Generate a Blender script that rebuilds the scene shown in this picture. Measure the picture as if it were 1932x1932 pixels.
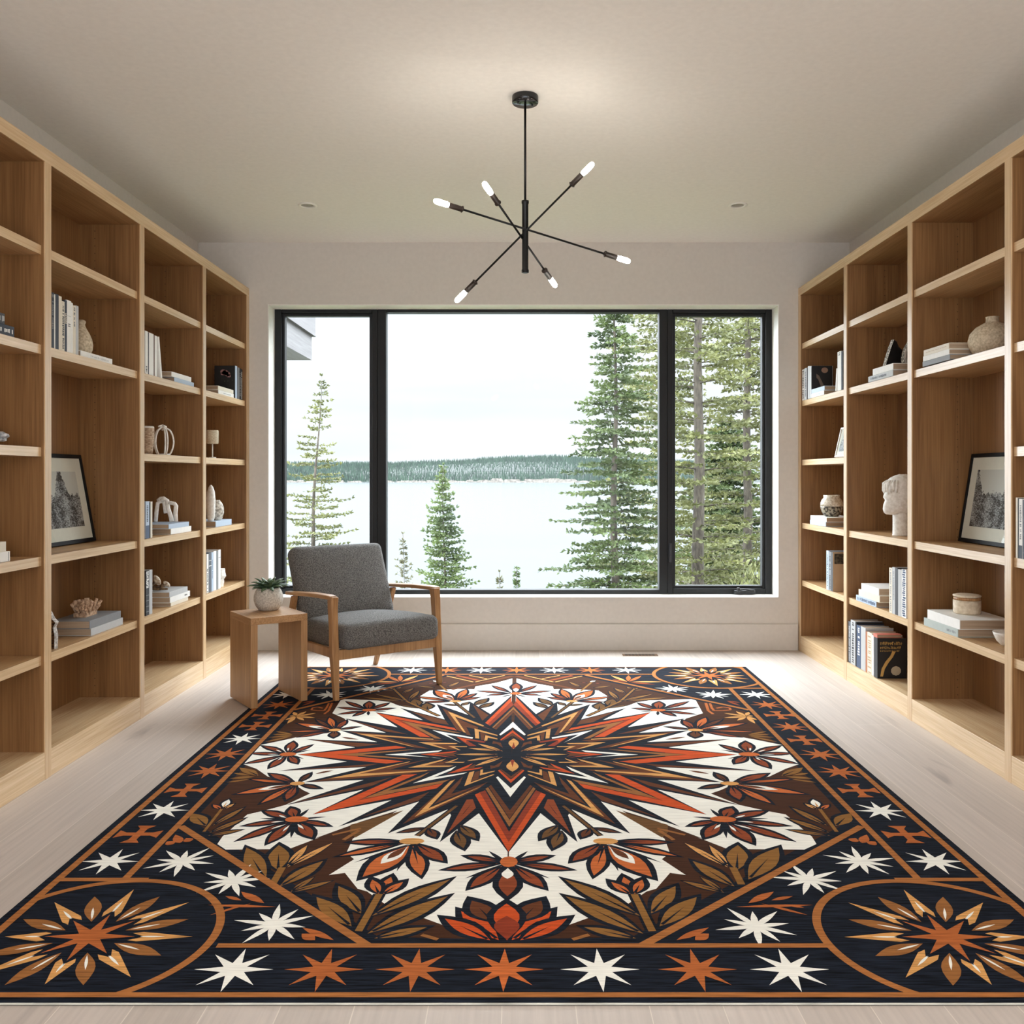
import bpy, bmesh, math, random
from mathutils import Vector, Matrix
from mathutils.geometry import tessellate_polygon

for _o in list(bpy.data.objects):
    bpy.data.objects.remove(_o, do_unlink=True)
scene = bpy.context.scene
C = scene.collection
PI = math.pi
random.seed(7)

# ------------------------------------------------------------------ camera
F = 1700.0            # focal length in photo pixels
CX, CY, HC = 984.0, 900.0, 1.3
cam = bpy.data.cameras.new('camera')
cam.sensor_fit = 'HORIZONTAL'
cam.sensor_width = 36.0
cam.lens = 36.0 * F / 1932.0
cam.shift_x = (966.0 - CX) / 1932.0
cam.shift_y = (CY - 966.0) / 1932.0
cam.clip_start, cam.clip_end = 0.05, 6000.0
camo = bpy.data.objects.new('camera', cam)
C.objects.link(camo)
camo.location = (0, 0, HC)
camo.rotation_euler = (PI / 2, 0, 0)
scene.camera = camo

# ------------------------------------------------------------------ sky, exposure
scene.view_settings.view_transform = 'Standard'
scene.view_settings.look = 'None'
scene.view_settings.gamma = 1.0
scene.view_settings.use_curve_mapping = False
scene.view_settings.exposure = 0.80
scene.render.film_transparent = False
cy = scene.cycles
cy.use_denoising = True
cy.max_bounces = 10
cy.diffuse_bounces = 6
cy.glossy_bounces = 4
cy.transparent_max_bounces = 12
cy.sample_clamp_indirect = 8.0
cy.caustics_reflective = False
cy.caustics_refractive = False

SKY_AHEAD, SKY_TOP, SKY_REAR, SKY_LEFT, SKY_RIGHT = 0.66, 10.5, 1.6, 7.0, 2.2  # overhead and rear sky boosted out of view as fill
world = bpy.data.worlds.new('overcast_sky')
scene.world = world
world.use_nodes = True
nt = world.node_tree
nt.nodes.clear()
N = nt.nodes.new
tc = N('ShaderNodeTexCoord')
sep = N('ShaderNodeSeparateXYZ')
nt.links.new(tc.outputs['Generated'], sep.inputs[0])
up = N('ShaderNodeMapRange'); up.interpolation_type = 'SMOOTHSTEP'
up.inputs['From Min'].default_value = 0.19; up.inputs['From Max'].default_value = 0.7
up.inputs['To Min'].default_value = SKY_AHEAD; up.inputs['To Max'].default_value = SKY_TOP
nt.links.new(sep.outputs['Z'], up.inputs['Value'])
rear = N('ShaderNodeMapRange'); rear.interpolation_type = 'SMOOTHSTEP'
rear.inputs['From Min'].default_value = 0.1; rear.inputs['From Max'].default_value = -0.6
rear.inputs['To Min'].default_value = 0.0; rear.inputs['To Max'].default_value = SKY_REAR
nt.links.new(sep.outputs['Y'], rear.inputs['Value'])
def flank(sign, top):          # side sky out of view boosted to light the room, most at left
    n = N('ShaderNodeMapRange'); n.interpolation_type = 'SMOOTHSTEP'
    n.inputs['From Min'].default_value = 0.28 * sign; n.inputs['From Max'].default_value = 0.65 * sign
    n.inputs['To Min'].default_value = 0.0; n.inputs['To Max'].default_value = top
    nt.links.new(sep.outputs['X'], n.inputs['Value'])
    return n
sl, sr = flank(-1, SKY_LEFT), flank(1, SKY_RIGHT)
side = N('ShaderNodeMath'); side.operation = 'ADD'
nt.links.new(sl.outputs[0], side.inputs[0]); nt.links.new(sr.outputs[0], side.inputs[1])
add0 = N('ShaderNodeMath'); add0.operation = 'ADD'
nt.links.new(up.outputs[0], add0.inputs[0]); nt.links.new(side.outputs[0], add0.inputs[1])
add = N('ShaderNodeMath'); add.operation = 'ADD'
nt.links.new(add0.outputs[0], add.inputs[0]); nt.links.new(rear.outputs[0], add.inputs[1])
mp = N('ShaderNodeMapping'); mp.inputs['Scale'].default_value = (1.5, 1.5, 14.0)
nt.links.new(tc.outputs['Generated'], mp.inputs[0])
cl = N('ShaderNodeTexNoise'); cl.inputs['Scale'].default_value = 1.6; cl.inputs['Detail'].default_value = 4
nt.links.new(mp.outputs[0], cl.inputs['Vector'])
clr = N('ShaderNodeMapRange')
clr.inputs['From Min'].default_value = 0.35; clr.inputs['From Max'].default_value = 0.7
clr.inputs['To Min'].default_value = 1.06; clr.inputs['To Max'].default_value = 0.90
nt.links.new(cl.outputs[0], clr.inputs['Value'])
mul = N('ShaderNodeMath'); mul.operation = 'MULTIPLY'
nt.links.new(add.outputs[0], mul.inputs[0]); nt.links.new(clr.outputs[0], mul.inputs[1])
bg = N('ShaderNodeBackground'); bg.inputs['Color'].default_value = (0.93, 0.98, 1.05, 1)
nt.links.new(mul.outputs[0], bg.inputs['Strength'])
wo = N('ShaderNodeOutputWorld')
nt.links.new(bg.outputs[0], wo.inputs[0])
try:
    world.cycles.sampling_method = 'MANUAL'
    world.cycles.sample_map_resolution = 512
except Exception:
    pass

def portal(name, loc, rot, sx, sy):
    l = bpy.data.lights.new(name, 'AREA')
    l.shape = 'RECTANGLE'; l.size = sx; l.size_y = sy
    l.cycles.is_portal = True
    o = bpy.data.objects.new(name, l); C.objects.link(o)
    o.location = loc; o.rotation_euler = rot
portal('window_daylight', (0.015, 7.0, 1.49), (-PI / 2, 0, 0), 3.8, 2.2)
portal('rear_fill_portal', (0.0, -2.55, 1.5), (PI / 2, 0, 0), 4.0, 2.5)  # sky sampling portal at the opening added behind the camera

# ------------------------------------------------------------------ helpers
def lin(c):
    return tuple(((v / 255.0) / 12.92 if v <= 10 else ((v / 255.0 + 0.055) / 1.055) ** 2.4) for v in c)

_mats = {}
def plain(rgb, rough=0.6, metal=0.0, spec=0.5, key=None):
    k = (tuple(rgb), rough, metal, spec)
    if k in _mats:
        return _mats[k]
    m = bpy.data.materials.new('paint_%02x%02x%02x' % tuple(int(v) for v in rgb)); m.use_nodes = True
    b = m.node_tree.nodes['Principled BSDF']
    nt = m.node_tree
    # faint procedural unevenness so nothing is perfectly flat
    tcn = nt.nodes.new('ShaderNodeTexCoord'); nz = nt.nodes.new('ShaderNodeTexNoise')
    nz.inputs['Scale'].default_value = 35; nz.inputs['Detail'].default_value = 3
    nt.links.new(tcn.outputs['Object'], nz.inputs['Vector'])
    mx = nt.nodes.new('ShaderNodeMix'); mx.data_type = 'RGBA'
    L = lin(rgb)
    mx.inputs['A'].default_value = (*[v * 0.93 for v in L], 1); mx.inputs['B'].default_value = (*[min(1, v * 1.05) for v in L], 1)
    nt.links.new(nz.outputs[0], mx.inputs['Factor'])
    nt.links.new(mx.outputs['Result'], b.inputs['Base Color'])
    b.inputs['Roughness'].default_value = rough
    b.inputs['Metallic'].default_value = metal
    b.inputs['Specular IOR Level'].default_value = spec
    _mats[k] = m
    return m

def speckled(name, c1, c2, scale=60, rough=0.7, lo=0.4, hi=0.65, bump=0.0, detail=4, stretch=(1, 1, 1)):
    m = bpy.data.materials.new(name); m.use_nodes = True
    nt = m.node_tree; b = nt.nodes['Principled BSDF']
    tcn = nt.nodes.new('ShaderNodeTexCoord'); mp = nt.nodes.new('ShaderNodeMapping')
    mp.inputs['Scale'].default_value = stretch
    nt.links.new(tcn.outputs['Object'], mp.inputs[0])
    nz = nt.nodes.new('ShaderNodeTexNoise'); nz.inputs['Scale'].default_value = scale; nz.inputs['Detail'].default_value = detail
    nt.links.new(mp.outputs[0], nz.inputs['Vector'])
    r = nt.nodes.new('ShaderNodeMapRange'); r.inputs['From Min'].default_value = lo; r.inputs['From Max'].default_value = hi
    nt.links.new(nz.outputs[0], r.inputs['Value'])
    mx = nt.nodes.new('ShaderNodeMix'); mx.data_type = 'RGBA'
    mx.inputs['A'].default_value = (*lin(c1), 1); mx.inputs['B'].default_value = (*lin(c2), 1)
    nt.links.new(r.outputs[0], mx.inputs['Factor']); nt.links.new(mx.outputs['Result'], b.inputs['Base Color'])
    b.inputs['Roughness'].default_value = rough
    if bump:
        bp = nt.nodes.new('ShaderNodeBump'); bp.inputs['Strength'].default_value = bump; bp.inputs['Distance'].default_value = 0.004
        nt.links.new(nz.outputs[0], bp.inputs['Height']); nt.links.new(bp.outputs[0], b.inputs['Normal'])
    return m

def wood(name, c1, c2, axis='z', rough=0.42, k=1.0, spec=0.5, pins=False):
    """oak: fine grain stretched along one axis plus broader cathedral figure"""
    m = bpy.data.materials.new(name); m.use_nodes = True
    nt = m.node_tree; b = nt.nodes['Principled BSDF']
    tcn = nt.nodes.new('ShaderNodeTexCoord')
    def stretched(sc, along, detail, dist=0.0):
        mp = nt.nodes.new('ShaderNodeMapping')
        s = [sc * k] * 3; s['xyz'.index(axis)] = along * k
        mp.inputs['Scale'].default_value = s
        nt.links.new(tcn.outputs['Object'], mp.inputs[0])
        nz = nt.nodes.new('ShaderNodeTexNoise'); nz.inputs['Scale'].default_value = 1.0
        nz.inputs['Detail'].default_value = detail; nz.inputs['Distortion'].default_value = dist
        nt.links.new(mp.outputs[0], nz.inputs['Vector'])
        return nz
    fine = stretched(130, 3.0, 3); broad = stretched(14, 0.9, 4, 0.6)
    a = nt.nodes.new('ShaderNodeMath'); a.operation = 'MULTIPLY_ADD'; a.inputs[1].default_value = 0.55
    s2 = nt.nodes.new('ShaderNodeMath'); s2.operation = 'MULTIPLY'; s2.inputs[1].default_value = 0.45
    nt.links.new(broad.outputs[0], s2.inputs[0]); nt.links.new(fine.outputs[0], a.inputs[0]); nt.links.new(s2.outputs[0], a.inputs[2])
    r = nt.nodes.new('ShaderNodeMapRange'); r.inputs['From Min'].default_value = 0.36; r.inputs['From Max'].default_value = 0.64
    nt.links.new(a.outputs[0], r.inputs['Value'])
    mx = nt.nodes.new('ShaderNodeMix'); mx.data_type = 'RGBA'
    mx.inputs['A'].default_value = (*lin(c1), 1); mx.inputs['B'].default_value = (*lin(c2), 1)
    nt.links.new(r.outputs[0], mx.inputs['Factor'])
    col = mx.outputs['Result']
    if pins:
        # rows of small drilled shelf-pin holes, 40 mm apart, set back from the front edge
        def mt(op, x, y=None, z=None):
            n = nt.nodes.new('ShaderNodeMath'); n.operation = op
            for i, q in enumerate((x, y, z)):
                if q is None: continue
                if isinstance(q, (int, float)): n.inputs[i].default_value = q
                else: nt.links.new(q, n.inputs[i])
            return n.outputs[0]
        sp = nt.nodes.new('ShaderNodeSeparateXYZ'); nt.links.new(tcn.outputs['Object'], sp.inputs[0])
        dx = mt('SUBTRACT', mt('ABSOLUTE', sp.outputs['X']), .245)
        dz = mt('SUBTRACT', mt('MODULO', mt('ADD', sp.outputs['Z'], .4), .04), .02)
        d2 = mt('ADD', mt('MULTIPLY', dx, dx), mt('MULTIPLY', dz, dz))
        hole = mt('LESS_THAN', d2, .0026 ** 2)
        hx = nt.nodes.new('ShaderNodeMix'); hx.data_type = 'RGBA'; hx.inputs['B'].default_value = (*lin((58, 38, 22)), 1)
        nt.links.new(hole, hx.inputs['Factor']); nt.links.new(col, hx.inputs['A']); col = hx.outputs['Result']
    nt.links.new(col, b.inputs['Base Color'])
    b.inputs['Roughness'].default_value = rough
    b.inputs['Specular IOR Level'].default_value = spec
    return m

class MB:
    """collects geometry for one mesh object"""
    def __init__(s): s.v = []; s.f = []; s.mi = []; s.sm = []
    def add(s, vs, fs, mi=0, smooth=False):
        o = len(s.v); s.v += [tuple(v) for v in vs]
        for f in fs:
            s.f.append([i + o for i in f]); s.mi.append(mi); s.sm.append(smooth)
        return s
    def box(s, x0, x1, y0, y1, z0, z1, mi=0):
        x0, x1 = min(x0, x1), max(x0, x1); y0, y1 = min(y0, y1), max(y0, y1); z0, z1 = min(z0, z1), max(z0, z1)
        vs = [(x0, y0, z0), (x1, y0, z0), (x1, y1, z0), (x0, y1, z0), (x0, y0, z1), (x1, y0, z1), (x1, y1, z1), (x0, y1, z1)]
        fs = [(0, 3, 2, 1), (4, 5, 6, 7), (0, 1, 5, 4), (1, 2, 6, 5), (2, 3, 7, 6), (3, 0, 4, 7)]
        return s.add(vs, fs, mi)
    def lathe(s, prof, n=32, cx=0, cy=0, z0=0, mi=0, closed=True, squash=1.0):
        vs = []; fs = []
        for r, z in prof:
            for i in range(n):
                a = 2 * PI * i / n
                vs.append((cx + r * math.cos(a), cy + r * squash * math.sin(a), z0 + z))
        m = len(prof)
        for j in range(m - 1):
            for i in range(n):
                k = (i + 1) % n
                fs.append((j * n + i, j * n + k, (j + 1) * n + k, (j + 1) * n + i))
        s.add(vs, fs, mi, True)
        o = len(s.v) - len(vs)
        if closed:
            s.f.append([o + i for i in reversed(range(n))]); s.mi.append(mi); s.sm.append(False)
            s.f.append([o + (m - 1) * n + i for i in range(n)]); s.mi.append(mi); s.sm.append(False)
        return s
    def tube(s, pts, rads, n=10, mi=0, flat=1.0):
        pts = [Vector(p) for p in pts]
        if not isinstance(rads, (list, tuple)): rads = [rads] * len(pts)
        vs = []; fs = []
        ref = None
        for i, p in enumerate(pts):
            t = (pts[min(i + 1, len(pts) - 1)] - pts[max(i - 1, 0)]).normalized()
            if ref is None:
                ref = t.orthogonal().normalized()
            a = (ref - t * ref.dot(t)).normalized(); b = t.cross(a); ref = a
            for k in range(n):
                w = 2 * PI * k / n
                vs.append(p + a * (math.cos(w) * rads[i]) + b * (math.sin(w) * rads[i] * flat))
        m = len(pts)
        for j in range(m - 1):
            for k in range(n):
                q = (k + 1) % n
                fs.append((j * n + k, j * n + q, (j + 1) * n + q, (j + 1) * n + k))
        s.add(vs, fs, mi, True)
        o = len(s.v) - len(vs)
        s.f.append([o + i for i in reversed(range(n))]); s.mi.append(mi); s.sm.append(False)
        s.f.append([o + (m - 1) * n + i for i in range(n)]); s.mi.append(mi); s.sm.append(False)
        return s
    def loft(s, sections, mi=0):
        """sections: list of equal-length rings of points"""
        n = len(sections[0]); vs = [p for r in sections for p in r]; fs = []
        for j in range(len(sections) - 1):
            for k in range(n):
                q = (k + 1) % n
                fs.append((j * n + k, j * n + q, (j + 1) * n + q, (j + 1) * n + k))
        fs.append(tuple(reversed(range(n)))); fs.append(tuple((len(sections) - 1) * n + i for i in range(n)))
        return s.add(vs, fs, mi)
    def build(s, name, mats, parent=None, bevel=0.0, seg=2, fix=False):
        me = bpy.data.meshes.new(name)
        me.from_pydata(s.v, [], s.f)
        if not isinstance(mats, (list, tuple)): mats = [mats]
        for m in mats: me.materials.append(m)
        for p, mi, sm in zip(me.polygons, s.mi, s.sm):
            p.material_index = mi; p.use_smooth = sm
        if fix:
            bm = bmesh.new(); bm.from_mesh(me)
            bmesh.ops.recalc_face_normals(bm, faces=bm.faces); bm.to_mesh(me); bm.free()
        me.update()
        o = bpy.data.objects.new(name, me); C.objects.link(o)
        if parent is not None: o.parent = parent
        if bevel:
            b = o.modifiers.new('edge', 'BEVEL'); b.width = bevel; b.segments = seg; b.limit_method = 'ANGLE'; b.angle_limit = 0.7
        return o

def tag(o, label=None, cat=None, group=None, kind=None):
    if label: o['label'] = label
    if cat: o['category'] = cat
    if group: o['group'] = group
    if kind: o['kind'] = kind
    return o

def thing(name, label, cat, loc=(0, 0, 0), rz=0.0, group=None):
    o = bpy.data.objects.new(name, None); C.objects.link(o)
    o.empty_display_size = 0.1
    o.location = loc; o.rotation_euler = (0, 0, rz)
    return tag(o, label, cat, group)

def struct(name, mb, mat, **k):
    return tag(mb.build(name, mat, **k), kind='structure')

def rbox(sx, sy, sz, bev, crown=0.0, sub=6, seg=4):
    """upholstered block: bevelled box, puffed top; returns MB centred on x,y with base z=0"""
    bm = bmesh.new()
    bmesh.ops.create_cube(bm, size=1.0)
    for v in bm.verts: v.co = Vector((v.co.x * sx, v.co.y * sy, (v.co.z + 0.5) * sz))
    bmesh.ops.bevel(bm, geom=list(bm.edges), offset=bev, segments=seg, profile=0.5, affect='EDGES')
    bmesh.ops.subdivide_edges(bm, edges=[e for e in bm.edges if e.calc_length() > 0.15], cuts=sub, use_grid_fill=True)
    for v in bm.verts:
        u, w = v.co.x / (sx / 2), v.co.y / (sy / 2)
        if v.co.z > sz * 0.5:
            v.co.z += crown * max(0, 1 - u * u) * max(0, 1 - w * w)
    bm.verts.ensure_lookup_table()
    mb = MB()
    idx = {v: i for i, v in enumerate(bm.verts)}
    mb.add([v.co.copy() for v in bm.verts], [[idx[v] for v in f.verts] for f in bm.faces], 0, True)
    bm.free()
    return mb

def xform(mb, M):
    mb.v = [tuple(M @ Vector(v)) for v in mb.v]
    return mb

# ------------------------------------------------------------------ materials
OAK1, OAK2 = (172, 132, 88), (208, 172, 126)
oak_v = wood('oak_shaded_inside', (118, 82, 47), (150, 110, 68), 'z', 0.42, pins=True)  # shade of the recesses put into the colour, darker than the edges
oak_in = wood('oak_shaded_top', (138, 100, 62), (172, 134, 92), 'y', 0.42)  # same oak with the shade under the top panel in its colour
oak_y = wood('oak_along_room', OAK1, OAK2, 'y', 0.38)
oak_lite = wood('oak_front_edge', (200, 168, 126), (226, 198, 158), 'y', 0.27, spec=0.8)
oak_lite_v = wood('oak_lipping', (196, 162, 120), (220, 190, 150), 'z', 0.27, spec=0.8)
chair_wood = wood('chair_oak', (146, 104, 64), (188, 144, 98), 'z', 0.4)
table_wood_v = wood('table_oak_upright', (152, 112, 72), (190, 148, 104), 'z', 0.45)
table_wood_h = wood('table_oak_top', (152, 112, 72), (196, 154, 110), 'y', 0.4)
wall_paint = plain((213, 208, 201), 0.85, spec=0.3)
ceiling_paint = plain((238, 235, 229), 0.9, spec=0.2)
trim_paint = plain((236, 234, 228), 0.55)
black_metal = plain((30, 30, 32), 0.4)
picture_black = plain((12, 12, 13), 0.55, spec=0.2)
frame_black = plain((18, 19, 21), 0.5, spec=0.35)

def floor_material():
    m = bpy.data.materials.new('pale_oak_planks'); m.use_nodes = True
    nt = m.node_tree; b = nt.nodes['Principled BSDF']; L = nt.links.new
    tcn = nt.nodes.new('ShaderNodeTexCoord')
    # swap so the planks run along the room
    sp = nt.nodes.new('ShaderNodeSeparateXYZ'); L(tcn.outputs['Object'], sp.inputs[0])
    ax = nt.nodes.new('ShaderNodeMath'); ax.operation = 'ADD'; ax.inputs[1].default_value = 0.41 + 0.181 * 60
    L(sp.outputs['X'], ax.inputs[0])
    cb = nt.nodes.new('ShaderNodeCombineXYZ'); L(sp.outputs['Y'], cb.inputs[0]); L(ax.outputs[0], cb.inputs[1])
    br = nt.nodes.new('ShaderNodeTexBrick')
    br.offset = 0.37; br.offset_frequency = 2
    br.inputs['Scale'].default_value = 1.0
    br.inputs['Brick Width'].default_value = 7.5; br.inputs['Row Height'].default_value = 0.181
    br.inputs['Mortar Size'].default_value = 0.0014; br.inputs['Mortar Smooth'].default_value = 0.2
    br.inputs['Color1'].default_value = (0, 0, 0, 1); br.inputs['Color2'].default_value = (1, 1, 1, 1)
    br.inputs['Mortar'].default_value = (0.5, 0.5, 0.5, 1)
    L(cb.outputs[0], br.inputs['Vector'])
    tone = nt.nodes.new('ShaderNodeMix'); tone.data_type = 'RGBA'
    tone.inputs['A'].default_value = (*lin((192, 181, 171)), 1); tone.inputs['B'].default_value = (*lin((206, 195, 186)), 1)
    L(br.outputs['Color'], tone.inputs['Factor'])
    def nz(sc, det, dist=0.0):
        mp = nt.nodes.new('ShaderNodeMapping'); mp.inputs['Scale'].default_value = sc
        L(tcn.outputs['Object'], mp.inputs[0])
        n = nt.nodes.new('ShaderNodeTexNoise'); n.inputs['Scale'].default_value = 1; n.inputs['Detail'].default_value = det
        n.inputs['Distortion'].default_value = dist
        L(mp.outputs[0], n.inputs['Vector']); return n
    g = nz((70, 2.2, 1), 4); kn = nz((9, 1.6, 1), 3, 0.5)
    gr = nt.nodes.new('ShaderNodeMapRange'); gr.inputs['From Min'].default_value = 0.3; gr.inputs['From Max'].default_value = 0.7
    gr.inputs['To Min'].default_value = 0.90; gr.inputs['To Max'].default_value = 1.05
    L(g.outputs[0], gr.inputs['Value'])
    kr = nt.nodes.new('ShaderNodeMapRange'); kr.inputs['From Min'].default_value = 0.66; kr.inputs['From Max'].default_value = 0.78
    kr.inputs['To Min'].default_value = 0.0; kr.inputs['To Max'].default_value = 0.5
    L(kn.outputs[0], kr.inputs['Value'])
    hs = nt.nodes.new('ShaderNodeVectorMath'); hs.operation = 'SCALE'
    L(tone.outputs['Result'], hs.inputs[0]); L(gr.outputs[0], hs.inputs['Scale'])
    kx = nt.nodes.new('ShaderNodeMix'); kx.data_type = 'RGBA'
    kx.inputs['B'].default_value = (*lin((132, 124, 122)), 1)
    L(kr.outputs[0], kx.inputs['Factor']); L(hs.outputs[0], kx.inputs['A'])
    sm = nt.nodes.new('ShaderNodeMix'); sm.data_type = 'RGBA'
    sm.inputs['B'].default_value = (*lin((222, 212, 200)), 1)
    L(br.outputs['Fac'], sm.inputs['Factor']); L(kx.outputs['Result'], sm.inputs['A'])
    L(sm.outputs['Result'], b.inputs['Base Color'])
    b.inputs['Roughness'].default_value = 0.5
    b.inputs['Specular IOR Level'].default_value = 0.4
    return m

def glass_material():
    m = bpy.data.materials.new('window_glass'); m.use_nodes = True
    nt = m.node_tree; nt.nodes.clear()
    t = nt.nodes.new('ShaderNodeBsdfTransparent'); t.inputs[0].default_value = (0.97, 0.985, 0.98, 1)
    g = nt.nodes.new('ShaderNodeBsdfGlossy'); g.inputs['Roughness'].default_value = 0.02
    lw = nt.nodes.new('ShaderNodeLayerWeight'); lw.inputs['Blend'].default_value = 0.5
    pw = nt.nodes.new('ShaderNodeMath'); pw.operation = 'POWER'; pw.inputs[1].default_value = 4.0
    fr = nt.nodes.new('ShaderNodeMath'); fr.operation = 'MULTIPLY_ADD'; fr.inputs[1].default_value = 0.6; fr.inputs[2].default_value = 0.004
    nt.links.new(lw.outputs['Facing'], pw.inputs[0]); nt.links.new(pw.outputs[0], fr.inputs[0])
    mx = nt.nodes.new('ShaderNodeMixShader'); o = nt.nodes.new('ShaderNodeOutputMaterial')
    nt.links.new(fr.outputs[0], mx.inputs[0]); nt.links.new(t.outputs[0], mx.inputs[1]); nt.links.new(g.outputs[0], mx.inputs[2])
    nt.links.new(mx.outputs[0], o.inputs[0])
    return m
glass = glass_material()

# ------------------------------------------------------------------ room shell
XL, XR, YB, YF, ZC = -2.426, 2.462, 6.765, -2.5, 3.06
OX0, OX1, OZ0, OZ1 = -1.905, 1.933, 0.393, 2.596     # window opening
struct('floor', MB().box(XL - .3, XR + .3, YF - .1, YB + .3, -0.1, 0), floor_material())
struct('ceiling', MB().box(XL - .3, XR + .3, YF - .1, YB + .3, ZC, ZC + .12), ceiling_paint)
struct('wall_left', MB().box(XL - .15, XL, YF, YB, 0, ZC), wall_paint)
struct('wall_right', MB().box(XR, XR + .15, YF, YB, 0, ZC), wall_paint)
w = MB()
w.box(XL - .15, OX0, YB, YB + .3, 0, ZC); w.box(OX1, XR + .15, YB, YB + .3, 0, ZC)
w.box(OX0, OX1, YB, YB + .3, 0, OZ0); w.box(OX0, OX1, YB, YB + .3, OZ1, ZC)
struct('wall_back', w, wall_paint)
w = MB()
w.box(XL - .15, -2.0, YF - .1, YF, 0, ZC); w.box(2.0, XR + .15, YF - .1, YF, 0, ZC)
w.box(-2.0, 2.0, YF - .1, YF, 0, 0.25); w.box(-2.0, 2.0, YF - .1, YF, 2.75, ZC)  # unseen end wall, opening added to let sky fill in
struct('wall_front', w, wall_paint)
# painted returns lining the opening
w = MB(); t = 0.006
w.box(OX0, OX0 + t, YB, 6.95, OZ0, OZ1); w.box(OX1 - t, OX1, YB, 6.95, OZ0, OZ1)
w.box(OX0, OX1, YB, 6.95, OZ0, OZ0 + t); w.box(OX0, OX1, YB, 6.95, OZ1 - t, OZ1)
struct('trim_1', w, trim_paint)
struct('baseboard_back', MB().box(XL + .385, XR - .39, YB - .014, YB, 0, 0.198), wall_paint, bevel=0.003)

# windows: fixed centre light between two casements
FY0, FY1 = 6.93, 7.02
def window(name, x0, x1, z0, z1, gx0, gx1, gz0, gz1, step=True):
    m = MB()
    m.box(x0, gx0, FY0, FY1, z0, z1); m.box(gx1, x1, FY0, FY1, z0, z1)
    m.box(gx0, gx1, FY0, FY1, z0, gz0); m.box(gx0, gx1, FY0, FY1, gz1, z1)
    fr = bpy.data.objects.new(name, None); C.objects.link(fr); tag(fr, kind='structure')
    fr.location = (0, 0, 0)
    m.build('window_frame', frame_black, fr, bevel=0.004)
    if step:
        s = MB(); d = 0.022
        s.box(gx0, gx0 + d, FY0 + .02, FY1 - .01, gz0, gz1); s.box(gx1 - d, gx1, FY0 + .02, FY1 - .01, gz0, gz1)
        s.box(gx0 + d, gx1 - d, FY0 + .02, FY1 - .01, gz0, gz0 + d); s.box(gx0 + d, gx1 - d, FY0 + .02, FY1 - .01, gz1 - d, gz1)
        s.build('sash', frame_black, fr, bevel=0.003)
        gx0 += d; gx1 -= d; gz0 += d; gz1 -= d
    MB().box(gx0 - .004, gx1 + .004, FY1 - .05, FY1 - .044, gz0 - .004, gz1 + .004).build('pane', glass, fr)
    return fr
window('window_1', -1.899, -1.110, 0.399, 2.590, -1.848, -1.151, 0.441, 2.562)
window('window_2', -1.110, 1.122, 0.399, 2.590, -1.042, 1.059, 0.433, 2.567, step=False)
w3 = window('window_3', 1.122, 1.927, 0.399, 2.590, 1.164, 1.878, 0.441, 2.562)
h = MB()   # casement crank
h.box(1.63, 1.79, FY0 - .035, FY0, 0.405, 0.43)
h.tube([(1.78, FY0 - .045, .432), (1.70, FY0 - .05, .442), (1.65, FY0 - .05, .436)], 0.008)
h.lathe([(.012, 0), (.012, .03)], 12, 1.655, FY0 - .052, .425)
h.build('crank_handle', black_metal, w3, bevel=0.002)
h = MB(); h.box(1.135, 1.152, FY0 - .014, FY0, 0.645, 0.79); h.box(1.139, 1.148, FY0 - .03, FY0 - .014, 0.70, 0.79)
h.build('lock_lever', plain((70, 70, 72), 0.3, 0.8), w3)

# floor register by the back wall
fv = thing('floor_vent', 'brown slotted floor register set in the boards below the window', 'vent', (0.865, 6.575, 0))
m = MB(); m.box(-.128, .128, -.035, .035, 0, .003)
m.build('frame', plain((120, 92, 66), 0.5), fv)
m = MB()
for i in range(9):
    x = -.11 + i * .0245; m.box(x, x + .019, -.025, .025, .003, .0042)
m.build('slats', plain((52, 38, 28), 0.5), fv)

# recessed ceiling lights
for x, lab in ((-1.385, 'small round white recessed ceiling light left of the hanging lamp'), (1.397, 'small round white recessed ceiling light right of the hanging lamp')):
    d = thing('recessed_light', lab, 'ceiling light', (x, 5.83, ZC), group='recessed ceiling lights')
    MB().lathe([(.040, -.0005), (.062, -.0005), (.062, -.005), (.052, -.008), (.042, -.006), (.040, -.0005)], 32, closed=False).build('trim_ring', trim_paint, d)
    MB().lathe([(.0405, -.0008), (.0405, -.003), (.02, -.0045), (.001, -.005)], 32).build('lens', plain((150, 145, 135), 0.3), d)

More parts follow.
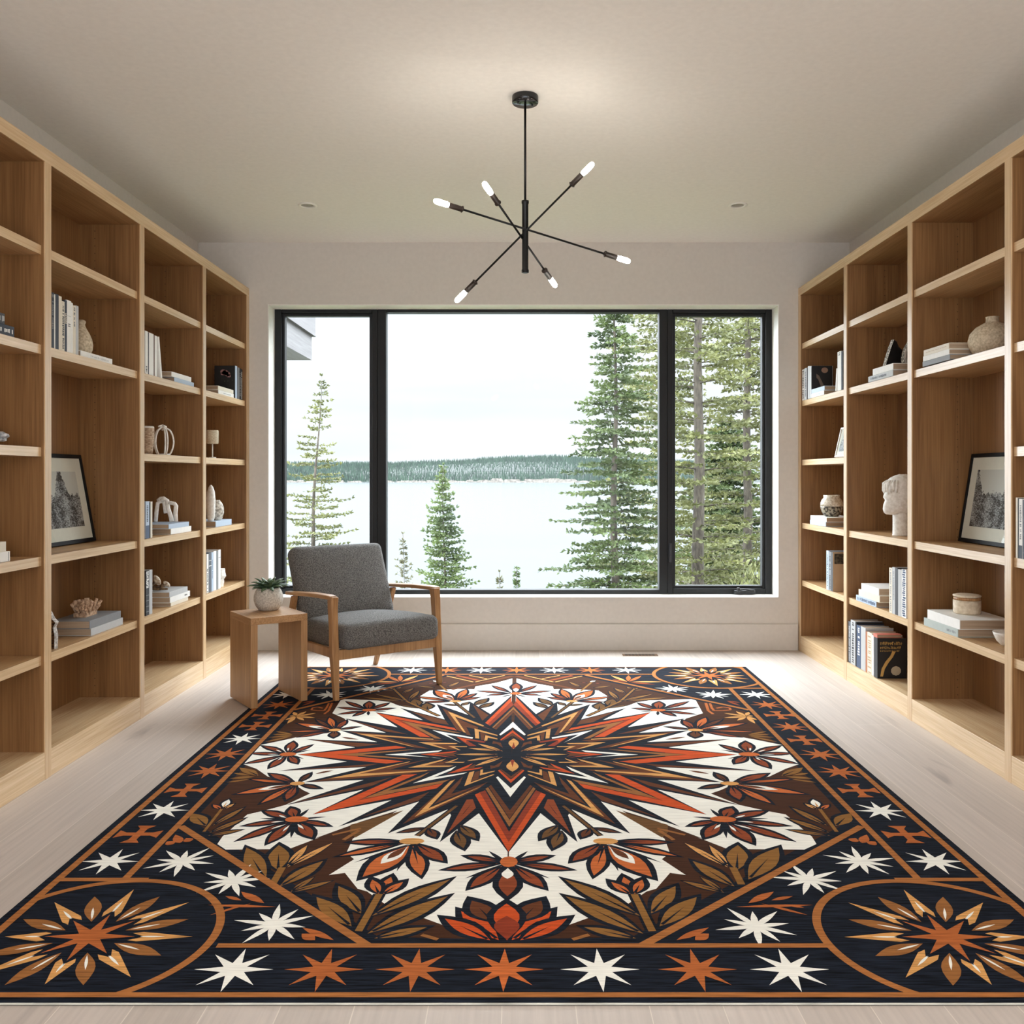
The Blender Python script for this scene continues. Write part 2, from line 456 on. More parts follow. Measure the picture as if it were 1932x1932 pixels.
# ------------------------------------------------------------------ bookcases
ZT = 2.715
def bookcase(side, label, xf, xb, divs, th, shelves, setback):
    """side +1: on the left wall facing +x; -1: on the right wall facing -x"""
    s = side
    root = thing('bookcase', label, 'bookcase', (xf, divs[-1], 0), group='built-in oak bookcases')
    ox, oy = xf, divs[-1]
    def B(x0, x1, y0, y1, z0, z1):
        return MB().box(x0 - ox, x1 - ox, y0 - oy, y1 - oy, z0, z1)
    y0, y1 = divs[0] - th / 2, divs[-1] + th / 2
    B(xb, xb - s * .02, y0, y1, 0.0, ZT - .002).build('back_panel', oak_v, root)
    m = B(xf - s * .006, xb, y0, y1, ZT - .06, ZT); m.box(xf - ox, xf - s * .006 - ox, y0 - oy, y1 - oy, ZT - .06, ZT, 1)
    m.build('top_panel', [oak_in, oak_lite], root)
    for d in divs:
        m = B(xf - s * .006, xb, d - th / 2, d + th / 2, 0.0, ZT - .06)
        m.box(xf - ox, xf - s * .006 - ox, d - th / 2 - oy, d + th / 2 - oy, 0.0, ZT - .06, 1)     # pale lipping on the front edge, left out of the shade tone
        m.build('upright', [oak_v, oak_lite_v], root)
    for i in range(len(divs) - 1):
        a, b = divs[i] + th / 2, divs[i + 1] - th / 2
        B(xf - s * .001, xf - s * .022, a, b, 0.0, 0.118).build('plinth', oak_lite, root, bevel=0.0015)
        B(xf - s * .022, xb, a, b, 0.090, 0.118).build('bottom_shelf', oak_lite, root)
        for z in shelves[i]:
            m = B(xf - s * (setback + .006), xb, a, b, z - .040, z)
            m.box(xf - s * setback - ox, xf - s * (setback + .006) - ox, a - oy, b - oy, z - .040, z, 1)
            m.build('shelf', [oak_y, oak_lite], root)
    return root
S_ALL = [0.531, 0.958, 1.428, 1.868, 2.295]
S_NO = [0.531, 0.958, 1.868, 2.295]
LX, LBK = -2.045, -2.37
RX, RBK = 2.077, 2.405
LD = [1.025, 1.982, 2.938, 3.894, 4.861, 5.816, 6.738]
RD = [0.97, 1.93, 2.89, 3.849, 4.824, 5.785, 6.738]
bookcase(1, 'tall built-in oak bookcase along the left wall behind the side table', LX, LBK, LD, .050, [S_ALL, S_ALL, S_ALL, S_NO, S_ALL, S_ALL], .018)
bookcase(-1, 'tall built-in oak bookcase along the right wall holding the white head sculpture', RX, RBK, RD, .050, [S_ALL, S_ALL, S_ALL, S_NO, S_NO, S_ALL], .014)

# ------------------------------------------------------------------ armchair
tweed = speckled('grey_tweed', (62, 61, 60), (126, 124, 121), 210, 0.95, 0.35, 0.65, 0.25, 2)
CR = math.radians(38)
chair = thing('armchair', 'low grey tweed armchair with a light wooden frame in front of the window', 'armchair', (-0.7915, 5.413, 0.0), CR)
def taper(p0, p1, w0, d0, w1, d1, mid=None):
    """rectangular bar between two points with its own width(x)/depth(y) at both ends"""
    secs = []
    pts = [(p0, w0, d0)] + (mid or []) + [(p1, w1, d1)]
    for p, w, d in pts:
        x, y, z = p
        secs.append([(x - w / 2, y - d / 2, z), (x + w / 2, y - d / 2, z), (x + w / 2, y + d / 2, z), (x - w / 2, y + d / 2, z)])
    return MB().loft(secs)
for sx in (-1, 1):
    x = .352 * sx
    taper((x, .0, 0.0096), (x - .004 * sx, .050, .604), .030, .030, .046, .060,
          [((x, .026, .275), .045, .050), ((x, .034, .42), .040, .050), ((x, .044, .54), .042, .056)]).build('front_leg', chair_wood, chair, bevel=.006, seg=3)
    taper((x * .97, .80, 0.0), (x, .575, .556), .028, .030, .034, .040,
          [((x * .985, .69, .27), .034, .046)]).build('rear_leg', chair_wood, chair, bevel=.006, seg=3)
    secs = []
    for y, z, w, t in ((.030, .600, .047, .020), (.08, .600, .056, .025), (.30, .592, .064, .024), (.52, .576, .056, .024), (.665, .566, .044, .022)):
        xc = x + .004 * sx
        secs.append([(xc - w / 2, y, z - t / 2), (xc + w / 2, y, z - t / 2), (xc + w / 2, y, z + t / 2), (xc - w / 2, y, z + t / 2)])
    MB().loft(secs).build('armrest', wood('arm_oak%d' % (sx + 1), (150, 108, 66), (194, 150, 104), 'y', 0.36), chair, bevel=.007, seg=3, fix=True)
    secs = []
    for y, z in ((.03, .272), (.36, .268), (.70, .262)):
        xc = .340 * sx
        secs.append([(xc - .014, y, z - .027), (xc + .014, y, z - .027), (xc + .014, y, z + .027), (xc - .014, y, z + .027)])
    MB().loft(secs).build('side_rail', chair_wood, chair, bevel=.004, fix=True)
MB().box(-.335, .335, .008, .036, .238, .297).build('front_rail', chair_wood, chair, bevel=.004)
MB().box(-.33, .33, .665, .692, .225, .275).build('rear_rail', chair_wood, chair, bevel=.004)
m = rbox(.645, .70, .148, .042, .035)
xform(m, Matrix.Translation((0, .285, .279)) @ Matrix.Rotation(math.radians(-3.5), 4, 'X'))
m.build('seat_cushion', tweed, chair)
m = rbox(.655, .505, .115, .042, .022)
# the back: block stood up and reclined
xform(m, Matrix.Translation((0, .585, .355)) @ Matrix.Rotation(math.radians(90 - 23.5), 4, 'X') @ Matrix.Translation((0, .2525, 0)))
for i, v in enumerate(m.v): pass
m.build('back_cushion', tweed, chair)

# ------------------------------------------------------------------ side table and plant
tb = thing('side_table', 'square oak side table of three slabs beside the armchair', 'side table', (-1.506, 5.011, 0), math.radians(36))
TW, TD, TH, TT = .333, .352, .513, .040
MB().box(0, TT, 0, TD, 0.0096, TH - TT).build('side_panel', table_wood_v, tb, bevel=.002)
MB().box(TW - TT, TW, 0, TD, 0.0096, TH - TT).build('side_panel', table_wood_v, tb, bevel=.002)
MB().box(0, TW, 0, TD, TH - TT, TH).build('top', table_wood_h, tb, bevel=.002)

pl = thing('potted_plant', 'small green succulent in a round speckled stone-grey pot on the side table', 'potted plant', (-1.498, 5.335, TH))
stone = speckled('pale_stoneware', (168, 160, 148), (214, 208, 196), 120, 0.8, 0.35, 0.65, 0.2)
MB().lathe([(.045, 0), (.058, .004), (.076, .03), (.085, .062), (.084, .088), (.074, .115), (.062, .131), (.058, .132), (.058, .118), (.02, .116), (.001, .116)], 40).build('pot', stone, pl)
MB().lathe([(.058, .116), (.03, .120), (.001, .121)], 24).build('soil', speckled('potting_soil', (38, 30, 24), (66, 54, 42), 200, 1.0), pl)
leafm = speckled('succulent_green', (52, 74, 52), (104, 126, 92), 30, 0.5)
lm = MB()
rnd = random.Random(5)
for ring, (n, tilt, ln) in enumerate(((11, 24, .108), (10, 44, .105), (8, 62, .092), (4, 78, .075))):
    for i in range(n):
        az = 2 * PI * (i + .5 * (ring % 2) + rnd.uniform(-.2, .2)) / n
        tl = math.radians(tilt + rnd.uniform(-8, 8)); L = ln * rnd.uniform(.85, 1.12)
        secs = []
        for s, w, tk in ((0, .008, .005), (.25, .014, .007), (.55, .016, .007), (.82, .009, .0045), (1.0, .001, .001)):
            rr = L * s * math.cos(tl - .35 * s) + .012
            zz = .122 + L * s * math.sin(tl + .1 - .45 * s)
            ring_pts = []
            for k in range(6):
                a = 2 * PI * k / 6
                lx, lz = math.cos(a) * w, math.sin(a) * tk + abs(math.cos(a)) * w * .35
                ring_pts.append((rr * math.cos(az) - lx * math.sin(az), rr * math.sin(az) + lx * math.cos(az), zz + lz))
            secs.append(ring_pts)
        lm.loft(secs)
lm.sm = [True] * len(lm.sm)
lm.build('leaves', leafm, pl)

# ------------------------------------------------------------------ chandelier
HXc, HYc = .017, 4.165
bronze = plain((46, 36, 30), 0.4, 0.3)
lamp_black = plain((12, 12, 13), 0.4, spec=0.3)
ch = thing('chandelier', 'black sputnik ceiling lamp with six glowing tube bulbs on three crossed rods', 'lamp', (HXc, HYc, ZC))
MB().lathe([(.060, 0), (.061, -.004), (.061, -.030), (.058, -.034), (.010, -.034), (.009, -.034)], 40).build('canopy', plain((24, 24, 25), 0.12), ch, fix=True)
for a in (0.4, 0.4 + PI): MB().lathe([(.005, -.034), (.005, -.039), (.001, -.040)], 10, .036 * math.cos(a), .036 * math.sin(a)).build('screw', black_metal, ch, fix=True)
MB().lathe([(.0055, -.034), (.0055, 2.579 - ZC)], 14).build('down_rod', lamp_black, ch, fix=True)
z1, z0 = 2.579 - ZC, 2.243 - ZC
MB().lathe([(.012, z1), (.017, z1 - .002), (.017, z1 - .014), (.0145, z1 - .018), (.0145, z0 + .018), (.017, z0 + .014), (.017, z0 + .002), (.012, z0)], 24).build('hub', lamp_black, ch, fix=True)
bulb_m = bpy.data.materials.new('lit_bulb'); bulb_m.use_nodes = True
b = bulb_m.node_tree.nodes['Principled BSDF']
b.inputs['Base Color'].default_value = (1, .9, .75, 1)
b.inputs['Emission Color'].default_value = (1.0, .93, .84, 1)
b.inputs['Emission Strength'].default_value = 52.0
def up3(px, py, Y):
    return Vector(((px - CX) * Y / F - HXc, Y - HYc, HC + (CY - py) * Y / F - ZC))
for tipa, tipb, ya, yb, off in (((818, 378), (1189, 494), 4.02, 4.32, (0, -.018, 0)), ((859, 570), (1120, 307), 4.27, 4.05, (0, .018, 0)), ((912, 344), (1049, 541), 3.86, 4.46, (0, 0, 0))):
    A, Bp = up3(*tipa, ya), up3(*tipb, yb)
    d = (Bp - A).normalized()
    arm = MB().tube([A + d * .125, Bp - d * .125], .0048, 10).build('arm', lamp_black, ch)
    mid = (A + Bp) / 2
    for tip, dd in ((A, d), (Bp, -d)):
        sk = MB().tube([tip + dd * .142, tip + dd * .136, tip + dd * .132, tip + dd * .130, tip + dd * .072], [.006, .0155, .0155, .0125, .0125], 16).build('socket', bronze, arm)
        MB().tube([tip + dd * .074, tip + dd * .060, tip + dd * .030, tip + dd * .012, tip + dd * .003, tip], [.009, .0125, .0128, .012, .008, .002], 16).build('bulb', bulb_m, arm)

# ------------------------------------------------------------------ patterned rug
RZ = 0.007
def weave(name, rgb, dark=0.64, lite=1.06):
    m = bpy.data.materials.new('weave_' + name); m.use_nodes = True
    nt = m.node_tree; b = nt.nodes['Principled BSDF']; L = nt.links.new
    tcn = nt.nodes.new('ShaderNodeTexCoord'); mp = nt.nodes.new('ShaderNodeMapping')
    mp.inputs['Scale'].default_value = (9, 150, 1)
    L(tcn.outputs['Object'], mp.inputs[0])
    nz = nt.nodes.new('ShaderNodeTexNoise'); nz.inputs['Scale'].default_value = 1; nz.inputs['Detail'].default_value = 3
    L(mp.outputs[0], nz.inputs['Vector'])
    r = nt.nodes.new('ShaderNodeMapRange'); r.inputs['From Min'].default_value = .32; r.inputs['From Max'].default_value = .62
    L(nz.outputs[0], r.inputs['Value'])
    mx = nt.nodes.new('ShaderNodeMix'); mx.data_type = 'RGBA'
    c = lin(rgb)
    mx.inputs['A'].default_value = (*[v * dark for v in c], 1); mx.inputs['B'].default_value = (*[min(1, v * lite) for v in c], 1)
    L(r.outputs[0], mx.inputs['Factor']); L(mx.outputs['Result'], b.inputs['Base Color'])
    b.inputs['Roughness'].default_value = 0.95; b.inputs['Specular IOR Level'].default_value = 0.1
    bp = nt.nodes.new('ShaderNodeBump'); bp.inputs['Strength'].default_value = .25; bp.inputs['Distance'].default_value = .002
    L(nz.outputs[0], bp.inputs['Height']); L(bp.outputs[0], b.inputs['Normal'])
    return m
RUGC = ['navy', 'line', 'cream', 'field', 'red', 'dred', 'tan', 'olive', 'rust', 'brown', 'orange', 'star', 'edge', 'dolive', 'lbrown']
rugm = [weave('navy', (19, 23, 32), .2, 2.1), weave('line', (178, 114, 62)), weave('cream', (254, 253, 243), .84, 1.0), weave('field', (72, 43, 27), .7, 1.1),
        weave('red', (212, 86, 38)), weave('dred', (150, 62, 38)), weave('tan', (226, 166, 98)), weave('olive', (150, 106, 54)),
        weave('rust', (150, 74, 42)), weave('brown', (108, 62, 36)), weave('orange', (208, 112, 58)), weave('star', (188, 106, 56)),
        weave('edge', (206, 204, 192)), weave('dolive', (116, 82, 46)), weave('lbrown', (160, 106, 58))]
FR = {'A': (960, 1240, 6.44), 'B': (1240, 1240, 6.44), 'C': (960, 1400, 6.44), 'D': (1240, 1400, 6.44), 'E': (1240, 1580, 4.83),
      'F': (1300, 1460, 3.057), 'G': (850, 1480, 3.864), 'P': (0, 0, 1.0)}
def U(fr, x, y):
    ox, oy, s = FR[fr]
    px, py = ox + x / s, oy + y / s
    Y = (HC - RZ) * F / (py - CY)
    return ((px - CX) * Y / F, Y)
def pts(spec):
    """'A 95 258 290 312 B 10 20' -> floor points"""
    out = []; fr = None; buf = []
    for tok in spec.split():
        if tok in FR: fr = tok; continue
        buf.append(float(tok))
        if len(buf) == 2: out.append(U(fr, *buf)); buf = []
    return out
AX = -.0455
def mirror_x(x):
    ks = ((AX, AX), (.7625, -.855), (1.172, -1.176), (1.6, -1.6))
    for (a, b), (c, d) in zip(ks, ks[1:]):
        if x <= c: return b + (d - b) * (x - a) / (c - a)
    return -x
class Rug:
    def __init__(s): s.mb = MB(); s.q = []
    def poly(s, P, col, layer, mir=True):
        if mir: P = [((AX if abs(x - AX) < .011 else x), y) for x, y in P]
        for Q in ([P, [(mirror_x(x), y) for x, y in P]] if mir else [P]):
            s.q.append((layer, len(s.q), Q, col))
    def flush(s):
        # woven motifs laid one over the next, a few microns apart, in drawing order
        last = None; rank = 0
        for layer, _, Q, col in sorted(s.q, key=lambda t: t[:2]):
            rank += 1
            z = RZ + rank * 0.8e-6
            V = [Vector((x, y, 0)) for x, y in Q]
            tris = tessellate_polygon([V])
            fs = []
            for t in tris:
                a, b, c = (V[i] for i in t)
                ar = (b - a).cross(c - a).z
                fs.append(t if ar > 0 else (t[0], t[2], t[1]))
            s.mb.add([(x, y, z) for x, y in Q], fs, RUGC.index(col))
    def p(s, spec, col, layer, mir=True): s.poly(pts(spec), col, layer, mir)
    def line(s, P, w, col, layer, mir=True):
        for a, b in zip(P, P[1:]):
            a, b = Vector(a), Vector(b); d = (b - a).normalized(); n = Vector((-d.y, d.x)) * w / 2
            s.poly([tuple(a + n), tuple(b + n), tuple(b - n), tuple(a - n)], col, layer, mir)
    def leafm(s, b, t, w, col, layer=5, out=.012, vein='navy', mir=True, blunt=.5, vw=.0035):
        if out: w *= .60 if blunt > .5 else .85; out *= 1.2
        b, t = Vector(b), Vector(t); d = t - b; L = d.length; d /= L; n = Vector((-d.y, d.x))
        def shape(hw, ext0, ext1):
            k = [0, .08, .2, .35, .5, .65, .8, .92, 1]
            up = []; dn = []
            for u in k:
                f = math.sin(PI * u ** (1.0 if blunt == .5 else .75 if blunt < .5 else 1.25)) ** 1.05
                c = b + d * (-ext0 + (L + ext0 + ext1) * u)
                up.append(tuple(c + n * hw * f)); dn.append(tuple(c - n * hw * f))
            return up + dn[-2:0:-1]
        if out:
            s.poly(shape(w / 2 * .9 + out, out * .6, out * 1.8), 'navy', layer, mir)
            b0 = b + d * L * (.14 if blunt > .5 else .02); L0 = L; b = b0; L = L0 - (b0 - Vector(b)).length - L0 * (.14 if blunt > .5 else .02)
            s.poly(shape(w / 2 * .86, 0, 0), col, layer, mir)
        else:
            s.poly(shape(w / 2, 0, 0), col, layer, mir)
        if vein:
            v0, v1 = b + d * L * .06, b + d * L * .66
            s.poly([tuple(v0 + n * vw * 1.5), tuple(v1), tuple(v0 - n * vw * 1.5)], vein, layer + 1, mir)
    def leaf(s, fr, bx, by, tx, ty, w, col, fr2=None, **k):
        s.leafm(U(fr, bx, by), U(fr2 or fr, tx, ty), w, col, **k)
    def star(s, c, r, ri, col, layer, rot=0, n=8, sy=1.0):
        P = []
        for i in range(2 * n):
            a = PI * i / n + rot; q = r if i % 2 == 0 else ri
            P.append((c[0] + q * math.cos(a), c[1] + q * sy * math.sin(a)))
        s.poly(P, col, layer, False)
    def rect(s, x0, x1, y0, y1, col, layer):
        s.poly([(x0, y0), (x1, y0), (x1, y1), (x0, y1)], col, layer, False)
R = Rug()
RX1 = 1.527; RYN = 2.217; RYF = 6.145
Yp = lambda py: (HC - RZ) * F / (py - CY)
# field, cream ground
R.poly([(AX, 5.87), (.375, 5.862), (1.232, 4.975), (1.232, 3.385), (.312, 2.535), (AX, 2.518)], 'field', 1)
# every lobe of the ground colour in one outline, right half
R.p('A 95 258 290 312 535 355 545 388 760 385 1090 405 1195 470 1175 580 1230 610 1440 590 1560 545 1700 525 B 200 515 410 508 470 525 555 680 350 745 290 800 380 870 560 920 980 962 1240 1010 1510 1065 D 1720 270 1560 325 1360 420 1000 480 770 585 650 625 1000 765 1320 835 1560 880 1610 920 1770 1060 1880 1150 F 735 405 665 437 E 640 105 370 0 D 600 1190 0 965 G 1250 190 1560 395 1600 500 1540 545 1715 660 1600 645 1500 760 1430 780 1250 900 1000 975 860 1025 650 1060 G 411 1060', 'cream', 2)
# medallion silhouette
R.p('A 90 465 330 690 585 540 600 700 990 570 880 755 1430 615 1145 762 1725 668 1445 850 B 350 742 A 1580 918 B 390 888 A 1680 1030 B 890 995 140 1095 970 1183 D 225 238 1215 352 C 1790 305 D 790 490 C 1810 460 D 1000 768 C 1805 578 D 600 880 C 1455 705 D 275 1028 C 1120 722 1475 1112 770 820 720 890 835 1217 385 865 G 428 497 C 45 150', 'navy', 3)
# ---- chevrons on the axis
R.p('A 90 487 385 797 355 815 86 535', 'red', 5); R.p('A 86 535 355 815 325 833 80 578', 'dred', 5)
R.p('A 77 605 297 853 280 862 74 632', 'lbrown', 5); R.p('A 74 640 275 866 245 880 70 672', 'brown', 5)
R.p('A 68 785 205 938 188 950 64 852', 'cream', 5)
R.p('A 62 886 190 1003 178 1012 61 918', 'red', 5); R.p('A 61 924 172 1014 150 1012 60 950', 'brown', 5)
R.leafm(U('A', 56, 1138), U('A', 60, 988), .098, 'tan', 5, .004, 'dred', False, .7, .006)
R.leafm(U('C', 44, 190), U('C', 44, 360), .108, 'tan', 5, .004, 'dred', False, .7, .006)
R.p('C 40 497 190 348 172 336 40 458', 'red', 5); R.p('C 40 450 168 334 150 330 41 415', 'brown', 5)
R.p('C 35 668 206 430 186 416 36 560', 'cream', 5)
R.p('C 18 1030 325 568 296 548 19 945', 'lbrown', 5); R.p('C 19 930 288 542 262 520 22 830', 'brown', 5)
R.p('G 430 490 695 75 660 58 431 420', 'red', 5); R.p('G 431 420 660 58 622 42 432 345', 'dred', 5)
# ---- inner tan petals
for sp, w in (('A 140 1145 455 1050', .040), ('A 205 1138 570 1103', .036), ('A 195 1178 712 1180', .036)):
    a, b = pts(sp); R.leafm(a, b, w, 'tan', 5, .003, 'brown')
for sp, w in (('C 140 178 472 290', .040), ('C 190 172 572 228', .036)):
    a, b = pts(sp); R.leafm(a, b, w, 'tan', 5, .003, 'brown')
R.p('A 150 1100 180 1040 275 1018 282 1050 230 1050', 'brown', 5); R.p('C 140 230 180 300 280 325 290 285 235 290', 'brown', 5)
# ---- stacked chevrons between axis and rays
R.p('A 225 958 228 945 510 866 492 985 445 990 455 903', 'tan', 6); R.p('A 300 962 440 908 420 1005 385 1005 388 950', 'brown', 5)
R.p('A 222 1000 225 988 372 950 382 1015 346 1012 340 978', 'tan', 6)
R.p('C 228 398 585 537 535 370 475 355 512 492 245 393', 'tan', 6); R.p('C 300 395 420 440 408 350 465 365 505 482', 'brown', 5)
R.p('C 225 350 232 360 405 408 402 338 370 333 374 378', 'tan', 6)
# ---- V-shaped rays
R.p('A 1020 885 520 975 528 990 850 937 660 1043 705 1020', 'cream', 5)
R.p('A 720 970 360 1025 385 1040 600 1008 470 1080 560 1078', 'dred', 5); R.p('A 720 970 540 1002 600 1008 600 1040', 'red', 6)
R.p('A 1180 1033 700 1046 730 1056 1012 1056 815 1120 862 1115', 'tan', 6); R.p('A 1010 1056 700 1068 790 1080 700 1120 810 1122', 'brown', 5)
R.p('A 815 1080 580 1083 590 1092 740 1092 660 1130 690 1128', 'tan', 6)
R.p('A 1572 1183 880 1130 935 1152 1330 1182 890 1230 975 1218', 'cream', 5)
R.p('A 1142 1180 700 1138 760 1160 980 1182 720 1222 800 1212', 'red', 5); R.p('A 985 1181 690 1160 740 1182 700 1208', 'brown', 5)
R.p('C 1212 502 698 293 760 345 960 428 560 368 605 388', 'cream', 5)
R.p('C 800 384 500 258 560 310 655 347 370 303 420 325', 'red', 5); R.p('C 650 346 470 270 480 320 400 300', 'brown', 5)
R.p('C 1282 313 830 203 880 232 1082 288 730 288 790 302', 'tan', 6); R.p('C 1080 287 800 222 860 262 720 268', 'brown', 5)
R.p('C 842 252 680 198 700 215 772 242 598 244 620 252', 'tan', 6)
R.p('A 918 618 285 888 400 850 770 720 610 920 720 885', 'brown', 4)
R.p('A 846 660 395 832 410 842 757 722 612 918 640 912', 'tan', 6); R.p('A 742 738 465 852 475 880 612 848 550 948 600 940', 'brown', 5)
R.p('A 1717 676 755 860 722 890 1490 748 1035 972 1165 965', 'red', 5); R.p('A 1490 752 1060 835 1040 870 1330 800 1030 975 1120 968', 'dred', 4)
R.p('A 1398 773 665 920 760 915 1200 842 905 992 985 985', 'lbrown', 5)
R.p('A 1300 655 870 768 825 822 1020 790', 'brown', 5)
R.p('B 335 752 A 1490 893 1310 938 1570 905', 'brown', 5)
R.p('B 255 900 A 880 1010 1000 1030 1640 958 1040 1112 1230 1095', 'brown', 4)
R.p('B 135 928 A 1000 993 1000 1003 1745 957 1225 1088 1260 1085', 'tan', 6)
R.p('B 855 998 A 1640 1060 B 115 1087', 'brown', 5)
R.p('B 960 1183 A 1445 1076 1320 1100 B 365 1183 C 1340 235 1545 262', 'red', 5); R.p('B 500 1183 A 1400 1100 A 1900 1160 C 1900 185 C 1420 240', 'dred', 4)
R.p('B 335 1183 A 1205 1116 1330 1135 1850 1183 C 1330 195 1225 215', 'lbrown', 5)
R.p('D 1205 352 C 1645 262 1795 298', 'brown', 5)
R.p('D 435 446 C 1260 236 1275 246 D 65 388 C 1040 343 1060 355', 'tan', 6); R.p('D 710 488 C 1060 213 1500 335 930 335 1300 392', 'brown', 4)
R.p('D 975 757 C 1475 428 1705 532', 'brown', 5)
R.p('D 593 876 C 1342 400 1165 388 D 75 715 C 842 500 918 562', 'red', 5); R.p('D 330 800 C 1420 470 C 1880 690 C 1000 560', 'dred', 4)
R.p('C 1815 692 1015 363 1110 425 1505 592 765 453 850 498', 'lbrown', 5)
R.p('C 1820 918 1000 603 1130 712', 'brown', 5)
R.p('C 1300 998 850 570 780 560 1020 815 300 482 430 582', 'brown', 4)
R.p('C 1160 910 760 478 700 455 1002 808 380 540 400 552', 'tan', 6); R.p('C 935 757 610 418 640 500 738 632 330 498 440 540', 'brown', 5)
R.p('C 752 1112 545 700 470 695 425 800', 'rust', 5); R.p('C 600 900 470 735 560 860', 'navy', 6)
R.p('A 552 575 350 705 420 772', 'brown', 5)
R.p('C 1860 1160 1380 880 1300 830 1560 905 1932 1005 1932 1100', 'dolive', 4)
# ---- flower heads on the ray tips
def petals(cfr, cx, cy, lst, centre=None, cw=.06, mir=True):
    for L in lst:
        fr, x, y, w, col = L[:5]
        R.leafm(U(cfr, cx, cy), U(fr, x, y), w, col, 5, .013, 'navy' if len(L) < 6 else L[5], mir, .75)
    if centre:
        c = U(cfr, cx, cy)
        R.poly([(c[0] + cw * .5 * math.cos(a * PI / 6), c[1] + cw * .3 * math.sin(a * PI / 6)) for a in range(12)], centre, 7, mir)
def inlay(b, t, w, col, layer=6, mir=True): R.leafm(b, t, w, col, layer, 0, None, mir, .75)
def frac(a, b, f): return (a[0] + (b[0] - a[0]) * f, a[1] + (b[1] - a[1]) * f)
def spikes(cfr, cx, cy, lst):
    for fr, x, y in lst: R.leafm(U(cfr, cx, cy), U(fr, x, y), .018, 'navy', 4, 0, None)
petals('A', 85, 440, [('A', 318, 350, .045, 'rust'), ('A', 480, 412, .045, 'rust'), ('A', 355, 460, .03, 'rust')])
R.leafm(U('A', 87, 440), U('A', 90, 318), .10, 'rust', 5, .014, None, False, .75); inlay(U('A', 86, 425), U('A', 88, 375), .035, 'cream', 6, False)
R.poly([(U('A', 85, 442)[0] + .035 * math.cos(a * PI / 6), U('A', 85, 442)[1] + .028 * math.sin(a * PI / 6)) for a in range(12)], 'orange', 7, False)
spikes('A', 85, 450, [('A', 210, 485)])
petals('A', 1812, 645, [('A', 1825, 543, .10, 'rust'), ('A', 1585, 560, .05, 'rust'), ('A', 1530, 622, .04, 'rust'), ('B', 365, 542, .05, 'rust'), ('B', 460, 612, .045, 'rust'), ('B', 435, 690, .045, 'rust'), ('B', 200, 708, .05, 'rust')], 'orange', .09)
spikes('A', 1812, 650, [('A', 1810, 708), ('A', 1590, 660)])
petals('B', 465, 885, [('B', 320, 770, .075, 'rust'), ('B', 588, 735, .085, 'orange'), ('B', 460, 972, .10, 'brown'), ('B', 132, 848, .035, 'brown'), ('B', 790, 755, .05, 'brown'), ('B', 1162, 907, .045, 'orange'), ('B', 985, 968, .055, 'rust')], 'tan', .08)
R.leafm(U('B', 520, 875), U('B', 1062, 803), .075, 'orange', 5, .013, None); inlay(U('B', 560, 872), U('B', 890, 835), .04, 'cream'); inlay(U('B', 560, 872), U('B', 760, 850), .02, 'brown', 7)
petals('D', 1115, 150, [('B', 1075, 1030, .10, 'rust'), ('B', 788, 1072, .05, 'rust'), ('B', 1478, 1080, .055, 'rust'), ('B', 1618, 1168, .05, 'rust'), ('D', 1675, 258, .05, 'rust'), ('D', 1355, 308, .085, 'rust'), ('D', 952, 256, .075, 'rust')], 'orange', .10)
spikes('D', 1115, 150, [('D', 770, 93), ('D', 855, 205)])
for f in ((('D', 1130, 110), ('D', 1130, 70)), (('D', 1215, 125), ('D', 1315, 95)), (('D', 1190, 185), ('D', 1255, 222)), (('D', 1260, 150), ('D', 1430, 150))):
    inlay(U(*f[0]), U(*f[1]), .010, 'cream')
petals('D', 880, 505, [('D', 715, 385, .05, 'brown'), ('D', 1330, 388, .08, 'rust'), ('D', 1605, 455, .05, 'orange'), ('D', 1385, 743, .08, 'orange'), ('D', 1000, 700, .09, 'rust'), ('D', 548, 560, .045, 'brown')], 'tan', .08)
R.leafm(U('D', 940, 515), U('D', 1790, 630), .08, 'orange', 5, .013, None); inlay(U('D', 1000, 520), U('D', 1470, 583), .045, 'cream'); inlay(U('D', 1000, 520), U('D', 1320, 568), .026, 'brown', 7)
petals('D', 800, 940, [('D', 900, 805, .09, 'rust'), ('D', 1305, 842, .07, 'rust'), ('D', 1560, 1015, .05, 'rust'), ('D', 1608, 1188, .075, 'rust'), ('D', 1155, 1225, .10, 'rust'), ('D', 585, 1160, .09, 'rust'), ('D', 410, 1015, .045, 'rust')], 'orange', .10)
spikes('D', 800, 940, [('D', 430, 908), ('D', 645, 812), ('D', 842, 1168), ('D', 1350, 930)])
for f in ((('D', 940, 925), ('D', 1070, 890)), (('D', 930, 1000), ('D', 1150, 1058)), (('D', 690, 1060), ('D', 770, 1000)), (('D', 870, 1010), ('D', 960, 1088)), (('D', 970, 962), ('D', 1170, 978))):
    inlay(U(*f[0]), U(*f[1]), .012, 'cream')
petals('G', 1130, 415, [('G', 1580, 422, .06, 'rust'), ('G', 1650, 522, .055, 'orange'), ('G', 1045, 665, .095, 'orange'), ('G', 890, 558, .095, 'rust')], 'tan', .09)
R.leafm(U('G', 1140, 445), U('G', 1470, 675), .12, 'orange', 5, .016, None); inlay(U('G', 1155, 455), U('G', 1345, 580), .055, 'cream'); inlay(U('G', 1160, 455), U('G', 1300, 545), .032, 'brown', 7)
spikes('G', 1130, 430, [('G', 1225, 635), ('G', 1540, 570)])
R.line(pts('C 655 770 1115 1140'), .026, 'navy', 3); R.line(pts('C 660 775 1115 1140'), .013, 'dolive', 5)
R.leaf('C', 1010, 1040, 1330, 1098, .03, 'brown', out=.008); R.leaf('C', 985, 1050, 890, 1160, .045, 'brown', out=.01)
